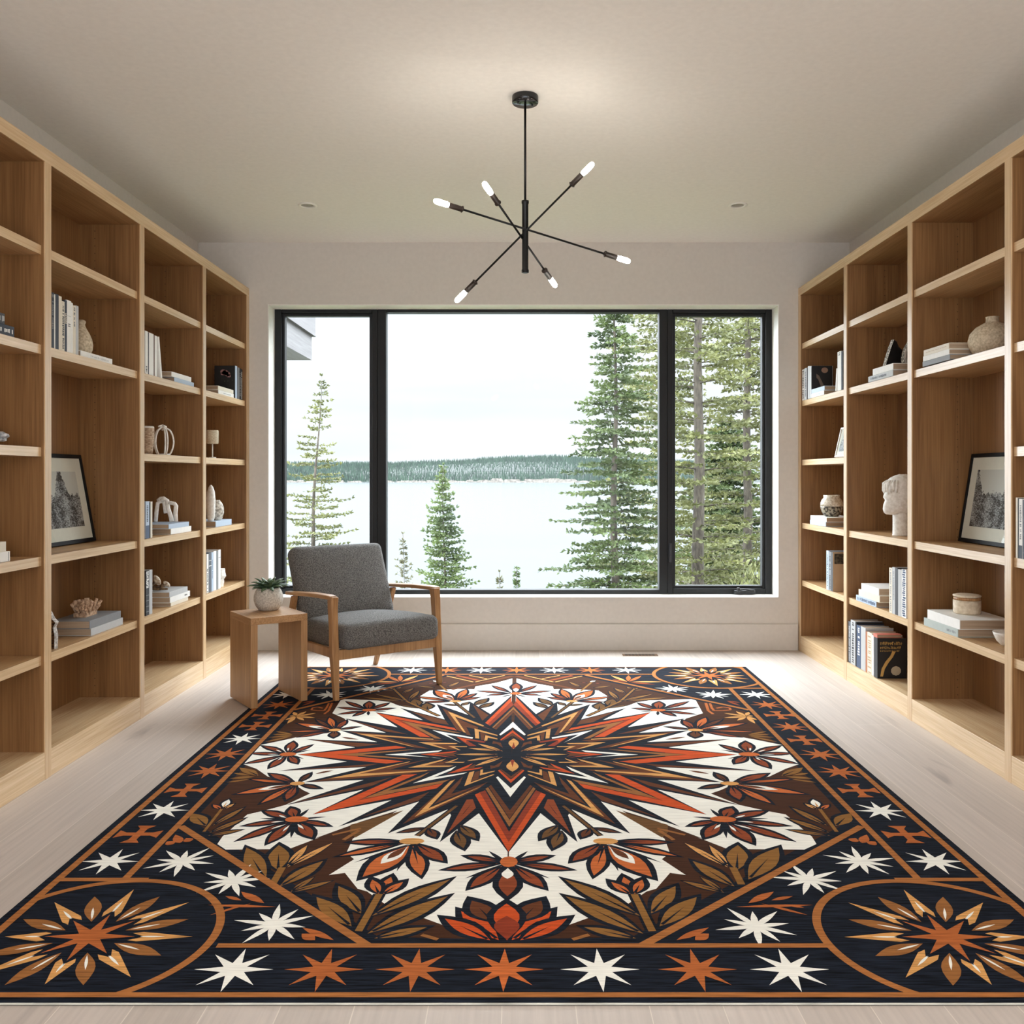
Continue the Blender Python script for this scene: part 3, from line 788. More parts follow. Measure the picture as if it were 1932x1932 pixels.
petals('G', 425, 570, [('G', 715, 525, .055, 'rust'), ('G', 865, 620, .06, 'rust'), ('G', 680, 752, .085, 'rust')])
R.leafm(U('G', 422, 580), U('G', 415, 815), .115, 'rust', 5, .016, None, False, .75); inlay(U('G', 418, 610), U('G', 414, 690), .04, 'cream', 6, False)
R.poly([(U('G', 425, 565)[0] + .03 * math.cos(a * PI / 6), U('G', 425, 565)[1] + .042 * math.sin(a * PI / 6)) for a in range(12)], 'orange', 7, False)
spikes('G', 425, 580, [('G', 565, 485), ('G', 725, 685)])
petals('A', 765, 535, [('A', 640, 393, .085, 'orange'), ('A', 530, 445, .055, 'rust'), ('A', 495, 488, .045, 'rust'), ('A', 1225, 482, .05, 'orange'), ('A', 1130, 545, .045, 'rust')], 'tan', .07)
R.leafm(U('A', 775, 525), U('A', 1022, 405), .10, 'orange', 5, .013, None); inlay(U('A', 790, 512), U('A', 920, 455), .05, 'cream'); inlay(U('A', 790, 512), U('A', 880, 470), .026, 'brown', 7)
R.line(pts('A 775 545 520 735'), .026, 'navy', 3); R.line(pts('A 775 545 520 735'), .013, 'dolive', 5)
R.line(pts('A 872 415 1005 305'), .013, 'olive', 5); R.leaf('A', 985, 300, 1055, 285, .03, 'cream', out=.004, vein=None)
R.leaf('A', 885, 368, 732, 300, .035, 'olive', out=.006); R.leaf('A', 1000, 375, 1240, 348, .035, 'olive', out=.006); R.leaf('A', 960, 312, 885, 305, .016, 'rust', out=.004); R.leaf('A', 1030, 315, 1110, 318, .016, 'rust', out=.004)
R.leaf('A', 690, 590, 605, 548, .035, 'dolive', out=.008); R.leaf('A', 720, 590, 880, 572, .03, 'dolive', out=.008)
# lotus on the front edge
R.leafm(U('G', 412, 1150), U('G', 408, 870), .15, 'red', 6, .016, None, False, .7); inlay(U('G', 412, 1140), U('G', 409, 960), .075, 'dred', 7, False)
R.leaf('G', 440, 1140, 735, 925, .085, 'red', out=.016); R.leaf('G', 500, 1140, 850, 978, .07, 'red', out=.016)
R.leaf('G', 500, 1000, 662, 848, .09, 'brown', out=.016)
# leafy sprays
R.leaf('G', 1395, 965, 830, 692, .075, 'olive', out=.014); R.leaf('G', 1418, 1095, 838, 815, .085, 'olive', out=.014); R.leaf('G', 1362, 1125, 972, 1040, .05, 'olive', out=.012)
R.leaf('G', 1458, 945, 1640, 742, .075, 'olive', out=.014); R.leaf('G', 1518, 1040, 1795, 822, .085, 'olive', out=.014)
R.line(pts('G 1472 1072 1338 800'), .022, 'olive', 6); R.line(pts('G 1472 1072 1338 800'), .04, 'navy', 4)
R.leaf('G', 1325, 800, 1262, 675, .05, 'orange', out=.014); R.leaf('G', 1340, 800, 1398, 695, .045, 'orange', out=.014); R.leaf('G', 1315, 800, 1172, 712, .04, 'orange', out=.014)
R.leaf('E', 725, 305, 735, 70, .10, 'olive', out=.014); R.leaf('E', 825, 390, 1105, 92, .11, 'olive', out=.014); R.leaf('E', 712, 452, 322, 215, .075, 'olive', out=.012)
R.leaf('E', 655, 278, 248, 50, .04, 'tan', out=.004); R.leaf('E', 650, 262, 475, 72, .04, 'tan', out=.004); R.leaf('E', 620, 505, 232, 398, .035, 'olive', out=.006); R.leaf('E', 600, 492, 395, 362, .03, 'olive', out=.004)
R.line(pts('E 768 430 690 275'), .024, 'olive', 6)
R.line(pts('F 852 335 755 205'), .014, 'olive', 6); R.leaf('F', 845, 302, 930, 228, .085, 'olive', out=.012); R.leaf('F', 800, 300, 592, 195, .045, 'olive', out=.01); R.leaf('F', 815, 342, 572, 258, .045, 'olive', out=.01); R.leaf('F', 820, 358, 578, 324, .035, 'olive', out=.008)
R.leaf('F', 745, 195, 715, 148, .05, 'cream', out=.008, vein='tan'); R.leaf('F', 760, 205, 808, 178, .03, 'orange', out=.006); R.leaf('F', 742, 205, 668, 172, .03, 'tan', out=.006)
R.line(pts('A 950 715 1350 540 1530 380'), .028, 'navy', 4); R.line(pts('A 960 712 1350 540 1530 382'), .014, 'olive', 6)
R.leaf('A', 1095, 640, 1110, 560, .085, 'dolive', out=.012); R.leaf('A', 1210, 590, 1265, 510, .085, 'dolive', out=.008); R.leaf('A', 1335, 520, 1212, 408, .04, 'olive', out=.008); R.leaf('A', 1420, 440, 1285, 378, .04, 'olive', out=.008)
R.leaf('A', 1320, 540, 1750, 448, .04, 'olive', out=.008); R.leaf('A', 1380, 535, 1930, 488, .05, 'olive', 'A', out=.008); R.leaf('A', 1490, 385, 1435, 362, .025, 'olive', out=.004); R.leaf('A', 1520, 390, 1570, 375, .02, 'olive', out=.004); R.leaf('A', 1500, 405, 1630, 395, .02, 'olive', out=.004)
R.leaf('A', 1150, 625, 1470, 575, .03, 'dolive', out=.008)
for q in ((1085, 718, 810, 680), (1085, 722, 812, 735), (1075, 715, 958, 658), (1080, 712, 1112, 665), (1085, 722, 1190, 806), (1080, 722, 972, 770), (1090, 720, 1215, 765), (1095, 715, 1165, 715)):
    R.leaf('B', *q, .026, 'tan', out=0, vein=None, layer=5)
R.line(pts('B 590 555 620 650 680 692'), .016, 'star', 5); R.line(pts('B 640 560 665 620 690 650 790 650 890 640 880 615 800 605 720 620'), .014, 'star', 5)
for q in ((1100, 945, 1330, 900), (1110, 950, 1370, 935), (1110, 955, 1420, 975), (1120, 960, 1460, 1030)):
    R.leaf('B', *q, .022, 'olive', out=0, vein=None)
R.leaf('D', 1510, 412, 1770, 312, .05, 'olive', out=0); R.leaf('D', 1560, 420, 1890, 445, .03, 'olive', out=0, vein=None); R.leaf('D', 1640, 408, 1838, 378, .022, 'olive', out=0, vein=None); R.leaf('D', 1640, 452, 1930, 492, .018, 'olive', out=0, vein=None)
R.leaf('C', 605, 1010, 400, 1175, .055, 'dolive', out=.013); R.leaf('C', 640, 1085, 540, 1290, .058, 'dolive', out=.013)
R.leaf('A', 530, 585, 378, 505, .06, 'dolive', out=.012); R.leaf('A', 470, 622, 318, 555, .05, 'dolive', out=.012)
for sp in ('A 95 228 540 330 820 392', ): R.line(pts(sp), .028, 'brown', 3)
for sp, col, w in (('A 190 220 540 300', 'tan', .012), ('A 565 300 890 228', 'tan', .012), ('A 500 282 770 222', 'rust', .026), ('A 400 262 620 220', 'tan', .010)): R.line(pts(sp), w, col, 4)
R.leaf('D', 380, 345, 630, 388, .022, 'brown', out=0, vein=None); R.leaf('B', 100, 1002, 340, 970, .022, 'brown', out=0, vein=None)
R.line(pts('D 0 1050 340 1130'), .014, 'lbrown', 5); R.line(pts('D 20 1075 200 1190'), .016, 'lbrown', 5)
R.line(pts('G 890 1130 1010 1095'), .014, 'lbrown', 4)
# ---- frame lines
R.line([(.418, 5.879), (1.262, 5.0)], .026, 'line', 8); R.line([(1.258, 3.334), (.335, 2.487)], .028, 'line', 8)
for sx in (-1, 1):
    R.rect(sx * 1.475, sx * 1.500, RYN + .012, RYF - .006, 'line', 10)
    R.rect(sx * 1.262, sx * 1.287, 2.893, 5.512, 'line', 9)
    R.rect(sx * 1.20, sx * 1.475, 2.880, 2.905, 'line', 9); R.rect(sx * 1.20, sx * 1.475, 5.500, 5.524, 'line', 9)
R.rect(-1.500, 1.500, Yp(1882.4), Yp(1873), 'line', 10)
R.rect(-.84, .845, Yp(1788.6), Yp(1780.6), 'line', 9)
R.rect(-1.500, 1.500, RYF - .022, RYF - .006, 'line', 10)
R.rect(-.86, .86, 5.892, 5.912, 'line', 9)
# corner medallions: ring, 8-point star, tan and brown petals alternating
for cx, cyy in ((1.197, 2.532), (-1.215, 2.534), (1.214, 5.864), (-1.214, 5.864)):
    n = 120
    for i in range(n):
        a0, a1 = 2 * PI * i / n, 2 * PI * (i + 1) / n
        am = (a0 + a1) / 2
        xm, ym = cx + .35 * math.cos(am), cyy + .35 * math.sin(am)
        if abs(xm) < 1.49 and Yp(1876) < ym < RYF - .012:
            R.poly([(cx + r * math.cos(a), cyy + r * math.sin(a)) for r, a in ((.338, a0), (.362, a0), (.362, a1), (.338, a1))], 'line', 8, False)
    for k in range(8):
        for off, r0, r1, w, col in ((0, .118, .290, .050, 'tan'), (PI / 8, .092, .262, .048, 'lbrown')):
            a = k * PI / 4 + off
            b0, t0 = (cx + r0 * math.cos(a), cyy + r0 * math.sin(a)), (cx + r1 * math.cos(a), cyy + r1 * math.sin(a))
            if abs(t0[0]) > 1.47 or not (Yp(1872) < t0[1] < RYF - .03):
                f = .70; t0 = frac(b0, t0, f)
            if off:
                R.leafm(b0, t0, w, col, 5, 0, None, False, .5)
            else:
                ca, sa = math.cos(a), math.sin(a); ln = math.hypot(t0[0] - b0[0], t0[1] - b0[1])
                R.poly([(b0[0] + u * ln * ca - v * sa, b0[1] + u * ln * sa + v * ca) for u, v in ((.22, 0), (-.02, .019), (.14, .026), (.32, .021), (1, 0), (.32, -.021), (.14, -.026), (-.02, -.019))], col, 5, False)
            R.leafm(frac(b0, t0, .08), frac(b0, t0, .55), .008, 'cream', 6, 0, None, False)
    R.star((cx, cyy), .150, .052, 'navy', 7); R.star((cx, cyy), .128, .040, 'star', 8)
# border stars and crosses
def bs(px, py, col, r=.104, ri=.033, rot=0): R.star(U('P', px, py), r, ri, col, 7, rot)
for px, col in ((441, 'cream'), (611, 'star'), (783, 'star'), (951, 'orange'), (1132, 'cream'), (1316, 'star'), (1489.7, 'cream')): bs(px, 1829.5, col)
for px, col in ((777.7, 'cream'), (843, 'star'), (908, 'cream'), (974.8, 'star'), (1045.4, 'cream'), (1113.7, 'star'), (1182.8, 'cream')): bs(px, 1264.6, col, .102, .031)
for px, py, col in ((1426, 1310.6, 'cream'), (1448, 1330, 'star'), (1491.5, 1372, 'star'), (1547.8, 1423.7, 'star'), (1584, 1456.7, 'star'), (1661.5, 1530, 'cream'), (1764.5, 1625.5, 'cream'),
                    (542, 1310.6, 'cream'), (526, 1330, 'star'), (456.6, 1394, 'cream'), (425.5, 1423, 'star'), (394.5, 1455, 'star'), (309, 1529, 'cream'), (207, 1625.6, 'cream')): bs(px, py, col, .100, .033)
def cross(px, py, col='star'):
    c = U('P', px, py); a, w, e = .078, .014, .034
    P = []
    for k in range(4):
        ca, sa = math.cos(k * PI / 2), math.sin(k * PI / 2)
        for u, v in ((w, -w), (a * .62, -w), (a, -e), (a, e), (a * .62, w)):
            P.append((c[0] + u * ca - v * sa, c[1] + u * sa + v * ca))
    R.poly(P, col, 7, False)
for q in ((1470, 1349.5), (1518, 1396.8), (1620, 1491.7), (1709, 1574.5), (504, 1350), (481.5, 1370), (350.7, 1491), (261, 1574)): cross(*q)
# pale daisies and twigs in the corner triangles
def daisy(px, py, n=10, r=.125, rot=.2):
    c = U('P', px, py)
    for k in range(n):
        a = 2 * PI * k / n + rot; q = r * (.86 + .14 * math.cos(3 * k))
        R.leafm(c, (c[0] + q * math.cos(a), c[1] + q * math.sin(a)), .021, 'cream', 7, 0, None, False, .4)
for i, q in enumerate(((1623.8, 1625.3), (1525.7, 1659.5), (1426, 1748), (343, 1625.6), (440, 1662), (516.5, 1744))): daisy(*q, rot=.2 + .3 * i)
for i, q in enumerate(((1345.6, 1310.8), (1269.5, 1300), (622, 1310.8), (702, 1300))): daisy(*q, rot=.1 + .3 * i, r=.115)
for a, b, w in (('720 635', '1420 618', .016), ('950 605', '1372 710', .014), ('830 602', '1062 497', .030), ('1040 575', '1235 538', .018), ('1170 615', '1340 642', .014), ('175 938', '470 824', .026), ('345 938', '470 880', .034)):
    x, y = pts('E %s %s' % (a, b)); R.leafm(x, y, w, 'star', 7, 0, None)
for a, b in (('940 392', '962 372'), ('998 400', '1025 352'), ('1040 408', '1075 392')):
    x, y = pts('F %s %s' % (a, b)); R.leafm(x, y, .036, 'star', 7, 0, None, True, .3)
for q, col in (((1440, 300, 1240, 222), 'tan'), ((1450, 295, 1455, 222), 'star'), ((1460, 300, 1612, 226), 'star'), ((1480, 300, 1880, 300), 'tan'), ((1470, 308, 1780, 332), 'rust'), ((1440, 300, 1255, 272), 'rust')):
    R.leaf('A', *q, .032, col, out=0, vein=None, layer=7)
for q in ((850, 535, 1010, 590), (840, 530, 1010, 555)): R.leaf('B', *q, .02, 'rust', out=0, vein=None, layer=7)
# body: thin slab with a pale bound edge
R.flush()
rug = R.mb
rug.box(-RX1, RX1, RYN, RYF, .0004, RZ, 0)
ro = rug.build('rug', rugm)
tag(ro, 'large patterned rug with a black border, cream ground and a rust-red starburst', 'rug')
bd = MB(); e = .003
bd.box(-RX1 - e, RX1 + e, RYN - e, RYN, .0034, RZ - .0006); bd.box(-RX1 - e, RX1 + e, RYN - e * .7, RYN, .0004, .0034, 1); bd.box(-RX1 - e, RX1 + e, RYF, RYF + e, .0004, RZ - .002)  # dark lower strip at the front paints a shadow line under the binding
bd.box(-RX1 - e, -RX1, RYN, RYF, .0004, RZ - .002); bd.box(RX1, RX1 + e, RYN, RYF, .0004, RZ - .002)
tag(bd.build('edge_binding', [rugm[12], plain((96, 90, 80), .9)], ro), 'pale bound edge')

# ------------------------------------------------------------------ books
paper = speckled('page_edges', (158, 136, 112), (184, 162, 138), 1.0, 0.9, stretch=(3, 3, 420))
K = {'navy': (38, 44, 58), 'black': (20, 20, 22), 'char': (52, 54, 58), 'grey': (128, 130, 132), 'lgrey': (186, 188, 188), 'white': (236, 235, 230),
     'cream': (222, 214, 196), 'blue': (66, 84, 112), 'lblue': (176, 192, 210), 'tan': (186, 160, 128), 'salmon': (196, 112, 92), 'sage': (176, 186, 180),
     'brown': (96, 66, 44), 'orange': (176, 110, 70), 'gold': (188, 150, 84), 'slate': (92, 98, 106), 'pink': (150, 112, 112)}
def book(side, flat, y0, z0, t, h, d, cover, label, group, xf=None, marks=None, mcol='black', lean=0.0, pages=None, bands=None):
    """side +1: spine looks to +x (left wall), -1: to -x. Upright: y0 = near cover, thickness t in y, height h.
    Flat: y0 = near end, length h in y, thickness t in z."""
    s = side
    if xf is None: xf = -2.078 if s > 0 else 2.087
    root = thing('book', label, 'book', (xf, y0, z0), group=group)
    if lean: root.rotation_euler = (lean, 0, 0)
    def M(a0, a1, b0, b1, c0, c1, mb):
        if flat: mb.box(-s * a0, -s * a1, c0, c1, b0, b1)
        else: mb.box(-s * a0, -s * a1, b0, b1, c0, c1)
    ct = min(.0032, t * .2)
    m = MB()
    M(0, ct, 0, t, 0, h, m); M(ct, d, 0, ct, 0, h, m); M(ct, d, t - ct, t, 0, h, m)
    m.build('cover', plain(K[cover], 0.55), root, bevel=.0008)
    m = MB(); M(ct, d - .004, ct, t - ct, .004, h - .004, m)
    m.build('pages', pages or paper, root)
    if bands:
        for f0, f1, c in bands:
            m = MB(); M(-.0004, .0006, t * .04, t * .96, h * f0, h * f1, m); m.build('spine_band', plain(K[c], 0.55), root)
    if marks:
        f0, f1, wd, sd = marks
        m = MB(); r = random.Random(sd); c = h * f0; step = max(.006, t * .16)
        while c < h * f1:
            q = step * r.uniform(.5, 1.1)
            if r.random() < .85: M(-.0003, .0006, t * (.5 - wd / 2 * r.uniform(.6, 1)), t * (.5 + wd / 2 * r.uniform(.6, 1)), c, c + q, m)
            c += q + step * r.uniform(.3, .6)
        if m.v: m.build('spine_lettering', plain(K[mcol], 0.6), root)
    return root
def LYp(px, X=-2.078): return F * X / (px - CX)
def RYp(px, X=2.087): return F * X / (px - CX)
def row(side, spec, z0, group, d=.17):
    """spec: list of (px_left, px_right, cover, height, label, opts)"""
    for a, b, cov, h, lab, o in spec:
        ya, yb = (LYp(a), LYp(b)) if side > 0 else (RYp(b), RYp(a))
        book(side, False, min(ya, yb) + .0004, z0, abs(yb - ya) - .0008, h, o.pop('d', d), cov, lab, group, **o)
def stackb(side, spec, z0, group, d=.21):
    z = z0
    for a, b, t, cov, lab, o in spec:
        ya, yb = (LYp(a), LYp(b)) if side > 0 else (RYp(a), RYp(b))
        book(side, True, min(ya, yb), z + .0002, t, abs(yb - ya), o.pop('d', d), cov, lab, group, **o)
        z += t + .0004
    return z
Z5, Z4, Z3, Z2, ZB = 1.8687, 1.4287, .9587, .5317, .1187

# --- left bookcase, bay at the picture edge
stackb(1, [(-55, 27, .045, 'navy', 'dark navy book lying flat at the far left edge, white lettering on its spine', dict(marks=(.55, .95, .4, 3), mcol='white')),
           (-75, 9, .042, 'char', 'charcoal book lying on the navy book with white spine lettering', dict(marks=(.7, .98, .6, 4), mcol='lgrey'))], Z5, 'dark books stacked on the upper left shelf')
stackb(1, [(-60, 19, .040, 'white', 'white book lying flat at the bottom of the pair at the left picture edge', dict(bands=[(.95, .965, 'grey')])),
           (-66, 11.5, .041, 'cream', 'off-white book lying on top of a white book at the left picture edge', {})], Z3, 'pale books stacked on the middle left shelf')
orn = speckled('silver_rock', (120, 124, 128), (214, 216, 218), 60, 0.5, .35, .65, .6)
def rock(name, label, cat, loc, sx, sy, sz, mat, seed, rough=.25, group=None, part=None):
    r = random.Random(seed); bm = bmesh.new(); bmesh.ops.create_icosphere(bm, subdivisions=3, radius=1)
    ph = [r.uniform(0, 6) for _ in range(6)]
    for v in bm.verts:
        k = 1 + rough * (math.sin(3 * v.co.x + ph[0]) * math.sin(4 * v.co.y + ph[1]) + .6 * math.sin(7 * v.co.z + ph[2] + 5 * v.co.x) + .3 * r.uniform(-1, 1))
        v.co = Vector((v.co.x * sx * k, v.co.y * sy * k, v.co.z * sz * k))
    zm = min(v.co.z for v in bm.verts)
    mb = MB(); mb.add([v.co - Vector((0, 0, zm)) for v in bm.verts], [[v.index for v in f.verts] for f in bm.faces], 0, False); bm.free()
    o = mb.build(name, mat); o.location = loc
    return tag(o, label, cat, group)
rock('rock_ornament', 'small silvery grey rock ornament at the left picture edge', 'ornament', (-2.13, 3.655, Z4), .035, .035, .028, orn, 3)

# --- left bookcase, first full bay
T = 'upright books beside the beige bird vase'
row(1, [(97.2, 102.3, 'navy', .25, 'navy upright book with grey lettering, first from the oak upright in its row', dict(marks=(.35, .95, .6, 1), mcol='grey')),
        (102.3, 104.6, 'white', .245, 'thin white upright book between two navy books', {}),
        (104.6, 111, 'navy', .25, 'plain dark navy upright book, the thickest navy one of its row', {}),
        (111, 116.6, 'cream', .246, 'plain cream upright book just right of the thick navy book', {}),
        (116.6, 122, 'cream', .228, 'shorter cream upright book with a column of black lettering', dict(marks=(.02, .9, .7, 2), mcol='char')),
        (122, 126.5, 'navy', .238, 'navy upright book with a pale top mark, right of the lettered cream book', dict(marks=(.55, .75, .6, 5), mcol='cream')),
        (126.5, 134.5, 'white', .242, 'thick off-white upright book with thin line marks on its spine', dict(marks=(.5, .56, .6, 5), mcol='grey', bands=[(.7, .705, 'grey')])),
        (134.8, 137.6, 'white', .236, 'very thin white upright book, third from the bird vase', {}),
        (137.6, 143, 'cream', .228, 'cream upright book with small dark lettering, second from the bird vase', dict(marks=(.55, .95, .5, 8), mcol='slate')),
        (143, 148.4, 'lgrey', .232, 'pale grey upright book standing next to the bird vase', {})], Z5, T)
ztop = stackb(1, [(152.5, 212, .029, 'white', 'flat white book lying under the beige bird vase', dict(marks=(.3, .9, .35, 9), mcol='lgrey', d=.20))], Z5, 'flat book on the upper left shelf')
beige_stone = speckled('beige_stone', (176, 160, 134), (216, 202, 176), 90, .85, .35, .65, .2)
v = MB().lathe([(.028, 0), (.040, .006), (.050, .03), (.052, .055), (.047, .082), (.036, .110), (.024, .130), (.0165, .146), (.016, .156), (.0195, .164), (.018, .172), (.010, .176), (.001, .177)], 32).build('vase', beige_stone)
v.location = (-2.168, 4.44, ztop); v.rotation_euler = (0, 0, 0)
tag(v, 'beige gourd-shaped stone vase with a small bird-like head', 'vase')

def picture(name, label, side, xb, y0, y1, z0, h, leanx, fcol, fw, matw, seed, art, group=None):
    """leaning framed print; local x=width(y), z=height, face towards the room"""
    s = side; wd = y1 - y0
    root = thing(name, label, 'picture', (xb, y0, z0), group=group)
    ang = math.asin(leanx / h)
    root.rotation_euler = (0, -s * ang, 0)
    m = MB(); dp = .018
    for a0, a1, c0, c1 in ((0, wd, 0, fw), (0, wd, h - fw, h), (0, fw, fw, h - fw), (wd - fw, wd, fw, h - fw)):
        m.box(0, -s * dp, a0, a1, c0, c1)
    m.build('frame', fcol, root, bevel=.0015)
    MB().box(-s * .006, -s * .016, fw - .002, wd - fw + .002, fw - .002, h - fw + .002).build('mat_board', plain((232, 228, 216), .9), root)
    tag(MB().box(-s * .0055, -s * .0065, matw[0], wd - matw[1], matw[2], h - matw[3]).build('print', art, root), 'black-and-white landscape print')
    MB().box(-s * .0035, -s * .0045, fw - .001, wd - fw + .001, fw - .001, h - fw + .001).build('glazing', glass, root)
    return root
def print_material(name, ypk, zlow, zhi, tree_y, side_sign):
    """black-and-white landscape: pale sky, ragged dark tree line, streaked ground"""
    m = bpy.data.materials.new(name); m.use_nodes = True
    nt = m.node_tree; b = nt.nodes['Principled BSDF']; L = nt.links.new
    tcn = nt.nodes.new('ShaderNodeTexCoord'); sp = nt.nodes.new('ShaderNodeSeparateXYZ'); L(tcn.outputs['Object'], sp.inputs[0])
    def math_(op, a, bb):
        n = nt.nodes.new('ShaderNodeMath'); n.operation = op
        for i, q in enumerate((a, bb)):
            if isinstance(q, (int, float)): n.inputs[i].default_value = q
            else: L(q, n.inputs[i])
        return n.outputs[0]
    def nz(sc, det):
        mp = nt.nodes.new('ShaderNodeMapping'); mp.inputs['Scale'].default_value = sc; L(tcn.outputs['Object'], mp.inputs[0])
        n = nt.nodes.new('ShaderNodeTexNoise'); n.inputs['Scale'].default_value = 1; n.inputs['Detail'].default_value = det; L(mp.outputs[0], n.inputs['Vector']); return n.outputs[0]
    # tree line: ragged noise plus one tall spire
    rag = math_('MULTIPLY', math_('SUBTRACT', nz((60, 60, 60), 3), .5), .09)
    dy = math_('ABSOLUTE', math_('SUBTRACT', sp.outputs['Y'], tree_y), 0)
    spire = math_('MULTIPLY', math_('MAXIMUM', math_('SUBTRACT', 1.0, math_('MULTIPLY', dy, 14)), 0), zhi - zlow)
    line = math_('ADD', math_('ADD', rag, spire), zlow)
    below = math_('GREATER_THAN', line, sp.outputs['Z'])
    tex = nt.nodes.new('ShaderNodeMapRange'); tex.inputs['From Min'].default_value = .46; tex.inputs['From Max'].default_value = .66
    tex.inputs['To Min'].default_value = .004; tex.inputs['To Max'].default_value = .5
    big = nz((9, 14, 22), 2); L(math_('ADD', math_('MULTIPLY', nz((70, 110, 190), 8), .62), math_('MULTIPLY', big, .42)), tex.inputs['Value'])
    mx = nt.nodes.new('ShaderNodeMix'); mx.data_type = 'RGBA'; mx.inputs['A'].default_value = (.62, .61, .57, 1)
    L(below, mx.inputs['Factor']); cb = nt.nodes.new('ShaderNodeCombineXYZ')
    for i in range(3): L(tex.outputs[0], cb.inputs[i])
    L(cb.outputs[0], mx.inputs['B']); L(mx.outputs['Result'], b.inputs['Base Color']); b.inputs['Roughness'].default_value = .7
    return m
picture('framed_picture', 'black framed landscape print with a wide mat leaning in the left bookcase', 1, -2.262, 4.235, 4.795, Z3 + .004, .462, .082, picture_black, .020, (.085, .085, .085, .09), 1,
        print_material('print_left', 0, .25, .40, .30, 1))
# lower shelf: two books with coral, agate slice
zt = stackb(1, [(172, 232, .036, 'lgrey', 'pale grey book lying under the grey book with the coral on it', {'d': .19}),
                (169.5, 228, .039, 'grey', 'blue-grey book lying flat with a brown coral cluster on top', {'d': .19})], Z2, 'flat books under the brown coral')
coral_m = speckled('dry_coral', (138, 104, 78), (212, 180, 148), 70, .85, .35, .65)
m = MB(); r = random.Random(11)
for i in range(60):
    u, w = r.uniform(-1, 1), r.uniform(-1, 1)
    p0 = Vector((w * .022, u * .04, .004)); p1 = Vector((w * .045 + r.uniform(-.006, .006), u * .082 + r.uniform(-.006, .006), .074 + r.uniform(-.016, .014) - .02 * u * u))
    q = (p0 + p1) / 2 + Vector((r.uniform(-.005, .005), r.uniform(-.005, .005), 0))
    m.tube([p0, q, p1], [.0075, .0062, .0072], 8)
m.box(-.03, .03, -.06, .06, 0, .022)
o = m.build('coral', coral_m); o.location = (-2.178, 4.50, zt); tag(o, 'spiky brown coral cluster resting on the blue-grey book', 'ornament')
def slab(name, label, pts2, thick, loc, rz, m_core, m_rim, rim=.006):
    """upright stone slice: outline pts2 (x,z), dark core between pale rims"""
    root = thing(name, label, 'ornament', loc, rz)
    n = len(pts2)
    cx = sum(p[0] for p in pts2) / n; cz = sum(p[1] for p in pts2) / n
    def ring(k, y): return [(cx + (p[0] - cx) * k, y, cz + (p[1] - cz) * k if p[1] > 0 else 0) for p in pts2]
    MB().loft([ring(.97, 0), ring(1, thick * .2), ring(1, thick * .8), ring(.97, thick)]).build('crust', m_rim, root, fix=True)
    k = .955
    MB().loft([ring(k, -.0012), ring(k, thick + .0012)]).build('polished_face', m_core, root, fix=True)
    return root
agate_core = speckled('brown_agate', (40, 28, 20), (104, 72, 46), 40, .25, .35, .65, stretch=(1, 1, 3))
agate_rim = speckled('agate_crust', (150, 146, 140), (226, 222, 216), 90, .7)
slab('agate_slice', 'dark brown agate slice with a white crust at the left end of the coral shelf', [(-.11, 0), (.056, 0), (.058, .06), (.05, .095), (.062, .118), (.045, .135), (.03, .165), (.0, .188), (-.06, .19), (-.10, .15), (-.115, .08)], .03, (-2.139, 4.02, Z2), 0.0, agate_core, agate_rim)

# --- left bookcase, second full bay
row(1, [(274, 279.3, 'white', .240, 'white upright book with black marks next to the oak upright', dict(marks=(.05, .25, .5, 3))),
        (279.3, 281.2, 'char', .236, 'thin dark upright book before the thick white blank book', {}),
        (281.2, 290, 'white', .238, 'thick blank white upright book in the row with the leaning book', {}),
        (290.2, 292, 'brown', .232, 'thin dark brown upright book between white books', {}),
        (292, 296.6, 'white', .234, 'narrow white upright book next to the leaning white book', {})], Z5, 'white upright books on the upper shelf')
book(1, False, LYp(303.6), Z5 + .0007, .022, .236, .17, 'white', 'thin white book leaning against the white upright books', 'white upright books on the upper shelf', lean=math.radians(11))
stackb(1, [(329, 366, .029, 'lblue', 'pale blue-white book lying at the bottom of a pair beside the leaning book', {}),
           (324, 361, .029, 'white', 'white book lying on the pale blue-white book beside the leaning book', {})], Z5, 'flat white pair on the upper shelf')
wicker = speckled('ribbed_clay', (150, 122, 98), (206, 184, 158), 60, .85, .35, .65, .4, 3, (1, 1, 4))
white_clay = speckled('white_clay', (222, 218, 208), (244, 242, 236), 60, .7, .35, .65, .1)
v = thing('vase', 'tall ribbed beige clay vase beside the white cage sculpture', 'vase', (-2.125, 5.118, Z4))
MB().lathe([(.026, 0), (.030, .02), (.035, .08), (.037, .125), (.036, .150), (.033, .158)] + [(.030, .157), (.029, .12), (.001, .11)], 28).build('body', wicker, v)
MB().lathe([(.0335, .146), (.0368, .150), (.0335, .160), (.0300, .160), (.0302, .146)], 28, closed=False).build('rim', white_clay, v)
m = MB()
for k in range(5):
    a = 2 * PI * k / 5 + .5
    P = []
    for i in range(15):
        u = i / 14
        rr = .022 + .030 * math.sin(PI * min(1, u * 1.0)) ** .8 + (.012 * (1 - u))
        if u > .85: rr *= (1 - (u - .85) / .15 * .8)
        P.append((rr * math.cos(a), rr * math.sin(a), .004 + .172 * u))
    m.tube(P, [.0052] * 15, 8, flat=.8)
m.tube([(.02, -.02, .165), (.0, -.005, .176), (-.01, .02, .170), (-.02, .035, .155)], .008, 8)
m.tube([(-.015, -.03, .172), (-.005, 0, .180), (.01, .02, .172)], .006, 8)
m.tube([(.034 * math.cos(q * PI / 8), .034 * math.sin(q * PI / 8), .006) for q in range(17)], .005, 8)
